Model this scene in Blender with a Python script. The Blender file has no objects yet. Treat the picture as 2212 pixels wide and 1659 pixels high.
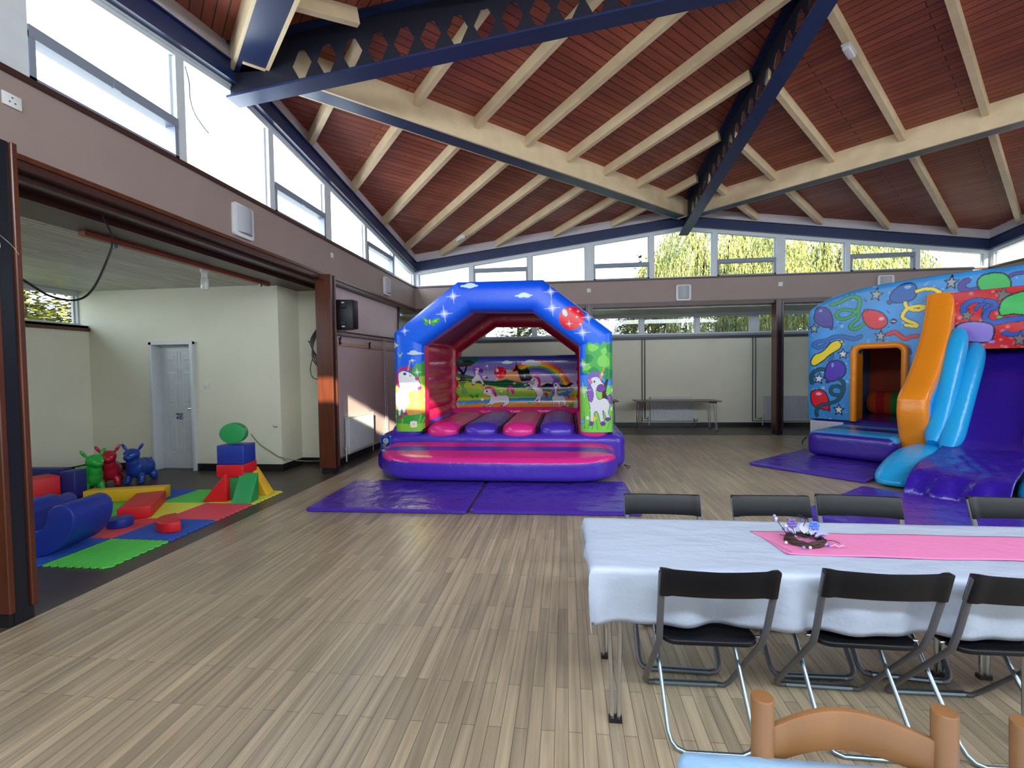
import bpy, bmesh, math, random
import numpy as np
from mathutils import Vector, Matrix
random.seed(7); np.random.seed(7)
PI = math.pi
SC = bpy.context.scene
COL = SC.collection
# ------------------------------------------------------------------ camera
def cam_axes(pitch, roll, yaw):
    fw = Vector((math.sin(yaw)*math.cos(pitch), math.cos(yaw)*math.cos(pitch), -math.sin(pitch)))
    rt = Vector((math.cos(yaw), -math.sin(yaw), 0)); up = rt.cross(fw)
    c, s = math.cos(roll), math.sin(roll)
    return c*rt+s*up, -s*rt+c*up, fw
cd = bpy.data.cameras.new('camera'); cam = bpy.data.objects.new('camera', cd); COL.objects.link(cam)
r_, u_, f_ = cam_axes(0.0329, -0.0139, -0.114)
M = Matrix(((r_.x, u_.x, -f_.x), (r_.y, u_.y, -f_.y), (r_.z, u_.z, -f_.z))).to_4x4()
M.translation = Vector((3.60, 0.0, 1.55)); cam.matrix_world = M
cd.sensor_width = 36.0; cd.lens = 1019.73/2212*36.0; cd.clip_start = 0.05; cd.clip_end = 200
SC.camera = cam
# ------------------------------------------------------------------ view, world, sun, daylight
SC.view_settings.view_transform = 'Standard'; SC.view_settings.look = 'None'
SC.view_settings.exposure = 0.28; SC.view_settings.gamma = 1.0; SC.view_settings.use_curve_mapping = False
cy = SC.cycles
cy.max_bounces = 7; cy.diffuse_bounces = 4; cy.glossy_bounces = 3; cy.transmission_bounces = 4; cy.transparent_max_bounces = 6
cy.use_denoising = True; cy.sample_clamp_indirect = 6.0; cy.caustics_reflective = False; cy.caustics_refractive = False
w = bpy.data.worlds.new('world'); SC.world = w; w.use_nodes = True
nt = w.node_tree; bg = nt.nodes['Background']
tc = nt.nodes.new('ShaderNodeTexCoord'); sx = nt.nodes.new('ShaderNodeSeparateXYZ'); rp = nt.nodes.new('ShaderNodeValToRGB')
nt.links.new(tc.outputs['Generated'], sx.inputs[0]); nt.links.new(sx.outputs['Z'], rp.inputs[0]); nt.links.new(rp.outputs[0], bg.inputs['Color'])
rp.color_ramp.elements[0].position = 0.0; rp.color_ramp.elements[0].color = (0.80, 0.88, 0.95, 1)
rp.color_ramp.elements[1].position = 0.6; rp.color_ramp.elements[1].color = (0.62, 0.80, 1.0, 1)
bg.inputs['Strength'].default_value = 3.2
def sun(direction, energy, col=(1, .86, .62), ang=0.6):
    l = bpy.data.lights.new('sun', 'SUN'); l.energy = energy; l.color = col; l.angle = math.radians(ang)
    o = bpy.data.objects.new('sun', l); COL.objects.link(o)
    o.rotation_euler = Vector(direction).to_track_quat('-Z', 'Y').to_euler(); return o
sun((-0.31, 1.0, -0.335), 18.0)
def area(name, loc, direction, sx_, sy_, energy, col=(.80, .90, 1.0), portal=False):
    l = bpy.data.lights.new(name, 'AREA'); l.shape = 'RECTANGLE'; l.size = sx_; l.size_y = sy_; l.energy = energy; l.color = col
    l.cycles.is_portal = portal
    o = bpy.data.objects.new(name, l); COL.objects.link(o); o.location = loc
    d = Vector(direction).normalized(); up = Vector((0, 0, 1))
    if abs(d.z) > .99: up = Vector((0, 1, 0))
    zc = -d; xc = up.cross(zc).normalized(); yc = zc.cross(xc)
    o.rotation_euler = Matrix((xc, yc, zc)).transposed().to_euler(); return o
HL = 11.13; HW = 12.51; HF = HL-HW; HM = HL-HW/2   # hall: x 0..HW, y HF..HL, gable middle at HM
# daylight by the left and alcove windows, plus added fill lamps without openings
area('daylight_left_clerestory', (-0.45, HM, 4.05), (1, 0, -.12), 11.5, 1.0, 330)
area('fill_front_low', (6.2, HF+0.03, 1.65), (0, 1, .05), 10.6, 2.3, 130)  # added fill lamp before the closed front wall; no doors there
area('fill_front_high', (6.2, HF+0.03, 4.0), (0, 1, -.30), 11.0, .7, 600)  # added high fill lamp, brightens the bay wall, floor and castle fronts
area('fill_right_high', (HW-.03, 2.6, 4.05), (-1, 0, -.35), 7.5, .8, 280)  # unseen fill lamp added before the closed part of the right wall
area('fill_right_bay', (16.3, 4.5, 1.75), (-1, 0, .05), 9.5, 2.1, 260)  # added fill lamp standing inside the closed right bay wall
area('daylight_alcove', (-4.7, 2.2, 2.65), (1, 0, -.25), 6.2, 0.55, 125)
area('portal_back', (HW/2, HL+0.25, 4.0), (0, -1, 0), 12.3, 1.3, 1, portal=True)
area('portal_bay', (6.0, 12.75, 2.65), (0, -1, 0), 12.6, .6, 1, portal=True)
area('portal_left', (-0.25, HM, 4.0), (1, 0, 0), 12.3, 1.3, 1, portal=True)
area('portal_alcove', (-4.5, 2.6, 2.65), (1, 0, 0), 8.2, .6, 1, portal=True)
# ------------------------------------------------------------------ materials
def lin(c):
    c = np.asarray(c, float)/255.0
    return np.where(c <= .04045, c/12.92, ((c+.055)/1.055)**2.4)
def rgba(c):
    a = lin(c); return (float(a[0]), float(a[1]), float(a[2]), 1)
MATS = {}
def mat(name, c, rough=.55, metal=0, noise=0, nscale=6, bump=0, bscale=40, spec=.5, stretch=None, bdist=.01):
    if name in MATS: return MATS[name]
    m = bpy.data.materials.new(name); m.use_nodes = True; n = m.node_tree; b = n.nodes['Principled BSDF']
    b.inputs['Base Color'].default_value = rgba(c); b.inputs['Roughness'].default_value = rough
    b.inputs['Metallic'].default_value = metal; b.inputs['Specular IOR Level'].default_value = spec
    t = n.nodes.new('ShaderNodeTexCoord'); src = t.outputs['Object']
    if stretch:
        mp = n.nodes.new('ShaderNodeMapping'); mp.inputs['Scale'].default_value = stretch
        n.links.new(src, mp.inputs[0]); src = mp.outputs[0]
    if noise:
        x = n.nodes.new('ShaderNodeTexNoise'); x.inputs['Scale'].default_value = nscale; x.inputs['Detail'].default_value = 5
        n.links.new(src, x.inputs['Vector'])
        r = n.nodes.new('ShaderNodeMapRange'); r.inputs[1].default_value = .3; r.inputs[2].default_value = .7
        r.inputs[3].default_value = 1-noise; r.inputs[4].default_value = 1+noise*.6; n.links.new(x.outputs[0], r.inputs[0])
        v = n.nodes.new('ShaderNodeMix'); v.data_type = 'RGBA'; v.blend_type = 'MULTIPLY'; v.inputs[0].default_value = 1
        v.inputs[6].default_value = rgba(c); n.links.new(r.outputs[0], v.inputs[7]); n.links.new(v.outputs[2], b.inputs['Base Color'])
    if bump:
        x = n.nodes.new('ShaderNodeTexNoise'); x.inputs['Scale'].default_value = bscale; x.inputs['Detail'].default_value = 4
        n.links.new(src, x.inputs['Vector'])
        p = n.nodes.new('ShaderNodeBump'); p.inputs['Strength'].default_value = bump; p.inputs['Distance'].default_value = bdist
        n.links.new(x.outputs[0], p.inputs['Height']); n.links.new(p.outputs[0], b.inputs['Normal'])
    MATS[name] = m; return m
def vmat(name, rough=.3, bump=.25, bscale=9, bdist=.02, spec=.5):
    """printed / coloured vinyl: colour from the mesh's own colour attribute"""
    if name in MATS: return MATS[name]
    m = mat(name, (200, 200, 200), rough, bump=bump, bscale=bscale, bdist=bdist, spec=spec); n = m.node_tree
    a = n.nodes.new('ShaderNodeVertexColor'); a.layer_name = 'Col'
    n.links.new(a.outputs[0], n.nodes['Principled BSDF'].inputs['Base Color']); return m
def brickmat(name, c1, c2, cm, width, row, mortar, use_uv, rough, swap=False, grain=.25, knots=0, bump=.3, big=.0, gs=(3, 45)):
    m = bpy.data.materials.new(name); m.use_nodes = True; n = m.node_tree; b = n.nodes['Principled BSDF']
    t = n.nodes.new('ShaderNodeTexCoord'); src = t.outputs['UV' if use_uv else 'Object']
    if swap:
        s = n.nodes.new('ShaderNodeSeparateXYZ'); c = n.nodes.new('ShaderNodeCombineXYZ')
        n.links.new(src, s.inputs[0]); n.links.new(s.outputs[1], c.inputs[0]); n.links.new(s.outputs[0], c.inputs[1]); src = c.outputs[0]
    k = n.nodes.new('ShaderNodeTexBrick'); n.links.new(src, k.inputs['Vector'])
    k.offset = .37; k.inputs['Scale'].default_value = 1; k.inputs['Brick Width'].default_value = width; k.inputs['Row Height'].default_value = row
    k.inputs['Mortar Size'].default_value = mortar; k.inputs['Mortar Smooth'].default_value = .3
    k.inputs['Color1'].default_value = rgba(c1); k.inputs['Color2'].default_value = rgba(c2); k.inputs['Mortar'].default_value = rgba(cm)
    mp = n.nodes.new('ShaderNodeMapping'); mp.inputs['Scale'].default_value = (gs[0], gs[1], 1); n.links.new(src, mp.inputs[0])
    x = n.nodes.new('ShaderNodeTexNoise'); x.inputs['Scale'].default_value = 1; x.inputs['Detail'].default_value = 6; n.links.new(mp.outputs[0], x.inputs['Vector'])
    r = n.nodes.new('ShaderNodeMapRange'); r.inputs[1].default_value = .3; r.inputs[2].default_value = .7; r.inputs[3].default_value = 1-grain; r.inputs[4].default_value = 1+grain*.5
    n.links.new(x.outputs[0], r.inputs[0])
    v = n.nodes.new('ShaderNodeMix'); v.data_type = 'RGBA'; v.blend_type = 'MULTIPLY'; v.inputs[0].default_value = 1
    n.links.new(k.outputs[0], v.inputs[6]); n.links.new(r.outputs[0], v.inputs[7]); out = v.outputs[2]
    if big:
        y = n.nodes.new('ShaderNodeTexNoise'); y.inputs['Scale'].default_value = .55; y.inputs['Detail'].default_value = 4; n.links.new(src, y.inputs['Vector'])
        r2 = n.nodes.new('ShaderNodeMapRange'); r2.inputs[1].default_value = .35; r2.inputs[2].default_value = .65; r2.inputs[3].default_value = 1-big; r2.inputs[4].default_value = 1+big
        n.links.new(y.outputs[0], r2.inputs[0])
        v2 = n.nodes.new('ShaderNodeMix'); v2.data_type = 'RGBA'; v2.blend_type = 'MULTIPLY'; v2.inputs[0].default_value = 1
        n.links.new(out, v2.inputs[6]); n.links.new(r2.outputs[0], v2.inputs[7]); out = v2.outputs[2]
    if knots:
        z = n.nodes.new('ShaderNodeTexVoronoi'); z.inputs['Scale'].default_value = 3.2; n.links.new(src, z.inputs['Vector'])
        r3 = n.nodes.new('ShaderNodeMapRange'); r3.inputs[1].default_value = .02; r3.inputs[2].default_value = .07; r3.inputs[3].default_value = 1-knots; r3.inputs[4].default_value = 1
        n.links.new(z.outputs['Distance'], r3.inputs[0])
        v3 = n.nodes.new('ShaderNodeMix'); v3.data_type = 'RGBA'; v3.blend_type = 'MULTIPLY'; v3.inputs[0].default_value = 1
        n.links.new(out, v3.inputs[6]); n.links.new(r3.outputs[0], v3.inputs[7]); out = v3.outputs[2]
    n.links.new(out, b.inputs['Base Color']); b.inputs['Roughness'].default_value = rough
    p = n.nodes.new('ShaderNodeBump'); p.inputs['Strength'].default_value = bump; p.inputs['Distance'].default_value = .004; p.invert = True
    n.links.new(k.outputs['Fac'], p.inputs['Height']); n.links.new(p.outputs[0], b.inputs['Normal'])
    MATS[name] = m; return m
M_FLOOR = brickmat('strip_wood_floor', (186, 167, 138), (158, 142, 118), (96, 88, 78), .75, .058, .0016, False, .32, swap=True, grain=.30, big=.13, gs=(1.6, 34))
M_ROOF = brickmat('stained_roof_boards', (156, 80, 58), (132, 66, 50), (30, 14, 12), 3.3, .105, .006, True, .5, grain=.22, knots=.55, gs=(2, 20))
M_BAYC = brickmat('whitewashed_boards', (206, 204, 194), (182, 182, 174), (56, 56, 52), 2.3, .085, .006, True, .38, grain=.35, gs=(2, 30))
M_DARKF = mat('dark_vinyl_floor', (74, 63, 56), .38, noise=.15, nscale=2, bump=.08, bscale=30)
M_CREAMW = mat('cream_plaster', (214, 212, 192), .75, noise=.04, nscale=1.5, bump=.1, bscale=60, bdist=.002)
M_MAUVEW = mat('mauve_panel', (196, 180, 180), .45, noise=.05, nscale=1.2)
M_BAND = mat('taupe_band', (142, 124, 117), .6, noise=.05, nscale=2)
M_BRWOOD = mat('brown_stained_timber', (84, 40, 22), .3, noise=.3, nscale=3, stretch=(6, 6, .8))
M_DKBR = mat('dark_brown_fascia', (62, 32, 28), .35, noise=.15, nscale=4)
M_NAVY = mat('navy_painted_steel', (30, 42, 78), .32, noise=.08, nscale=3)
M_NAVYSH = mat('shaded_navy_web', (14, 17, 32), .5)  # same navy paint, the web's shade put into a darker colour
M_CREAM = mat('cream_painted_timber', (214, 191, 154), .5, noise=.1, nscale=5, bump=.1, bscale=30)
M_PALE = mat('pale_grey_paint', (178, 170, 172), .55, noise=.05)
M_WHITE = mat('white_gloss_paint', (192, 197, 200), .4, noise=.04)
M_GREYFR = mat('grey_window_sash', (120, 128, 142), .45)
M_BLACK = mat('black_paint', (22, 20, 22), .4)
M_STEELB = mat('black_steel', (20, 24, 34), .28)
M_PLAST = mat('white_plastic', (205, 206, 204), .4)
M_CHROME = mat('chrome', (190, 192, 196), .22, metal=1)
M_GALV = mat('galvanised_steel', (140, 156, 168), .32, metal=.9)
M_DKTUBE = mat('grey_lacquered_tube', (104, 106, 114), .4, metal=.45)
M_BLKPL = mat('black_plastic', (14, 15, 20), .42, bump=.12, bscale=300, bdist=.001, spec=.35)
M_GLASS = None
def glass():
    m = bpy.data.materials.new('window_glass'); m.use_nodes = True; n = m.node_tree; n.nodes.clear()
    o = n.nodes.new('ShaderNodeOutputMaterial'); t = n.nodes.new('ShaderNodeBsdfTransparent'); g = n.nodes.new('ShaderNodeBsdfGlossy')
    t.inputs[0].default_value = (.95, .97, .96, 1); g.inputs['Roughness'].default_value = .02
    x = n.nodes.new('ShaderNodeMixShader'); x.inputs[0].default_value = .035
    n.links.new(t.outputs[0], x.inputs[1]); n.links.new(g.outputs[0], x.inputs[2]); n.links.new(x.outputs[0], o.inputs[0]); return m
M_GLASS = glass()
# ------------------------------------------------------------------ mesh builder
class MB:
    def __init__(s): s.v = []; s.f = []; s.m = []; s.n = 0
    def add(s, vs, fs, m=0):
        k = s.n; s.v.extend([tuple(map(float, p)) for p in vs]); s.n += len(vs)
        for f in fs: s.f.append(tuple(i+k for i in f)); s.m.append(m)
        return s
    def box(s, c, d, m=0, rz=0, R=None):
        P = []
        for x in (-.5, .5):
            for y in (-.5, .5):
                for z in (-.5, .5): P.append(Vector((x*d[0], y*d[1], z*d[2])))
        if rz: R = Matrix.Rotation(rz, 3, 'Z')
        if R: P = [R @ p for p in P]
        return s.add([p+Vector(c) for p in P], [(0, 1, 3, 2), (4, 6, 7, 5), (0, 4, 5, 1), (2, 3, 7, 6), (0, 2, 6, 4), (1, 5, 7, 3)], m)
    def bb(s, x0, x1, y0, y1, z0, z1, m=0):
        return s.box(((x0+x1)/2, (y0+y1)/2, (z0+z1)/2), (abs(x1-x0), abs(y1-y0), abs(z1-z0)), m)
    def bar(s, p0, p1, w_, h, m=0, up=(0, 0, 1)):
        a, b = Vector(p0), Vector(p1); d = (b-a).normalized(); x = d.cross(Vector(up)).normalized(); z = x.cross(d)
        P = []
        for q in (a, b):
            for i, j in ((-1, -1), (1, -1), (1, 1), (-1, 1)): P.append(q+x*(i*w_/2)+z*(j*h/2))
        return s.add(P, [(0, 1, 2, 3), (7, 6, 5, 4), (0, 4, 5, 1), (1, 5, 6, 2), (2, 6, 7, 3), (3, 7, 4, 0)], m)
    def tube(s, pts, r, n=8, m=0, caps=True, sub=0, closed=False, flat=1.0):
        P = [Vector(p) for p in pts]
        if sub:
            Q = []; N = len(P)
            for i in range(N if closed else N-1):
                p0 = P[(i-1) % N] if (closed or i > 0) else P[0]; p1 = P[i]; p2 = P[(i+1) % N]; p3 = P[(i+2) % N] if (closed or i+2 < N) else P[-1]
                for k in range(sub):
                    t = k/sub; Q.append(.5*((2*p1)+(p2-p0)*t+(2*p0-5*p1+4*p2-p3)*t*t+(3*p1-p0-3*p2+p3)*t**3))
            if not closed: Q.append(P[-1])
            P = Q
        N = len(P); rs = r if hasattr(r, '__len__') else [r]*N
        if len(rs) != N: rs = list(np.interp(np.linspace(0, 1, N), np.linspace(0, 1, len(rs)), rs))
        prev = None; V = []
        for i, p in enumerate(P):
            a = P[(i-1) % N] if (closed or i > 0) else P[0]; b = P[(i+1) % N] if (closed or i < N-1) else P[-1]
            d = (b-a).normalized() if (b-a).length > 1e-9 else Vector((0, 0, 1))
            if prev is None:
                x = d.cross(Vector((0, 0, 1)));
                if x.length < .1: x = d.cross(Vector((1, 0, 0)))
            else: x = prev-d*prev.dot(d)
            x.normalize(); y = d.cross(x); prev = x
            for k in range(n):
                t = 2*PI*k/n; V.append(p+x*(math.cos(t)*rs[i])+y*(math.sin(t)*rs[i]*flat))
        F = []
        for i in range(N if closed else N-1):
            j = (i+1) % N
            for k in range(n): F.append((i*n+k, i*n+(k+1) % n, j*n+(k+1) % n, j*n+k))
        if caps and not closed: F.append(tuple(range(n))[::-1]); F.append(tuple((N-1)*n+k for k in range(n)))
        return s.add(V, F, m)
    def prism(s, poly, a, b, O=(0, 0, 0), X=(1, 0, 0), Y=(0, 1, 0), Z=(0, 0, 1), m=0):
        O, X, Y, Z = map(Vector, (O, X, Y, Z)); n = len(poly)
        V = [O+X*p[0]+Y*p[1]+Z*a for p in poly]+[O+X*p[0]+Y*p[1]+Z*b for p in poly]
        F = [tuple(range(n))[::-1], tuple(range(n, 2*n))]+[(i, (i+1) % n, n+(i+1) % n, n+i) for i in range(n)]
        return s.add(V, F, m)
    def lathe(s, prof, c=(0, 0, 0), n=16, m=0, axis='Z'):
        V = []; k = len(prof)
        for i in range(n):
            t = 2*PI*i/n
            for r, z in prof:
                p = (r*math.cos(t), r*math.sin(t), z)
                if axis == 'Y': p = (p[0], p[2], p[1])
                if axis == 'X': p = (p[2], p[0], p[1])
                V.append((p[0]+c[0], p[1]+c[1], p[2]+c[2]))
        F = [(i*k+j, ((i+1) % n)*k+j, ((i+1) % n)*k+j+1, i*k+j+1) for i in range(n) for j in range(k-1)]
        return s.add(V, F, m)
    def ell(s, c, r, n=14, m=0, R=None):
        V = []; F = []; h = n//2
        for i in range(h+1):
            a = -PI/2+PI*i/h
            for j in range(n):
                b = 2*PI*j/n; p = Vector((r[0]*math.cos(a)*math.cos(b), r[1]*math.cos(a)*math.sin(b), r[2]*math.sin(a)))
                if R: p = R @ p
                V.append(p+Vector(c))
        for i in range(h):
            for j in range(n): F.append((i*n+j, i*n+(j+1) % n, (i+1)*n+(j+1) % n, (i+1)*n+j))
        return s.add(V, F, m)
    def grid(s, P, m=0, wrap=False, mask=None):
        a, b = P.shape[:2]; k = s.n; s.v.extend(map(tuple, P.reshape(-1, 3).tolist())); s.n += a*b
        for i in range(a-1):
            for j in range(b if wrap else b-1):
                if mask is not None and mask[i, j]: continue
                j2 = (j+1) % b
                s.f.append((k+i*b+j, k+i*b+j2, k+(i+1)*b+j2, k+(i+1)*b+j)); s.m.append(m)
        return s
    def build(s, name, mats, parent=None, bev=0, seg=2, smooth=35, col=None, fix=True, link=True):
        me = bpy.data.meshes.new(name); me.from_pydata(s.v, [], s.f)
        if not isinstance(mats, (list, tuple)): mats = [mats]
        for x in mats: me.materials.append(x)
        me.polygons.foreach_set('material_index', s.m)
        if col is not None:
            ca = me.color_attributes.new('Col', 'FLOAT_COLOR', 'POINT'); c4 = np.ones((len(s.v), 4), np.float32); c4[:, :3] = col
            ca.data.foreach_set('color', c4.ravel())
        bm = bmesh.new(); bm.from_mesh(me)
        bmesh.ops.remove_doubles(bm, verts=bm.verts, dist=1e-6) if (fix and col is None) else None
        if fix: bmesh.ops.recalc_face_normals(bm, faces=bm.faces)
        if bev:
            es = [e for e in bm.edges if len(e.link_faces) == 2 and e.calc_face_angle(0) > math.radians(30)]
            bmesh.ops.bevel(bm, geom=es, offset=bev, segments=seg, profile=.5, affect='EDGES', clamp_overlap=True)
        if smooth:
            th = math.radians(smooth)
            for f in bm.faces: f.smooth = True
            for e in bm.edges:
                if len(e.link_faces) == 2 and e.calc_face_angle(0) > th: e.smooth = False
        bm.to_mesh(me); bm.free(); me.update()
        o = bpy.data.objects.new(name, me)
        if link: COL.objects.link(o)
        if parent is not None:
            o.parent = parent; o.matrix_parent_inverse = wm(parent).inverted()
        return o
def wm(o):
    m = Matrix.LocRotScale(o.location, o.rotation_euler, o.scale)
    return (wm(o.parent) @ o.matrix_parent_inverse @ m) if o.parent else m
def tag(o, label, cat, group=None, kind=None):
    if label: o['label'] = label
    if cat: o['category'] = cat
    if group: o['group'] = group
    if kind: o['kind'] = kind
    return o
def thing(name, loc, label, cat, group=None, rz=0):
    o = bpy.data.objects.new(name, None); COL.objects.link(o); o.location = loc; o.rotation_euler = (0, 0, rz); o.empty_display_size = .1
    return tag(o, label, cat, group)
def local(o):   # children built in the parent's own coordinates
    for c in o.children: c.matrix_parent_inverse = Matrix.Identity(4)
def struct(name, mb, m, parent=None, **k):
    o = mb.build(name, m, parent, **k)
    if parent is None: o['kind'] = 'structure'
    return o
def copy_tree(o, parent=None):
    c = o.copy(); COL.objects.link(c)
    if parent is not None: c.parent = parent
    for ch in list(o.children): copy_tree(ch, c)
    return c
def planeuv(o, au, av):
    me = o.data; uv = me.uv_layers.new(name='UVMap'); A, B = Vector(au), Vector(av)
    for l in me.loops:
        p = me.vertices[l.vertex_index].co; uv.data[l.index].uv = (p.dot(A), p.dot(B))
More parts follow.
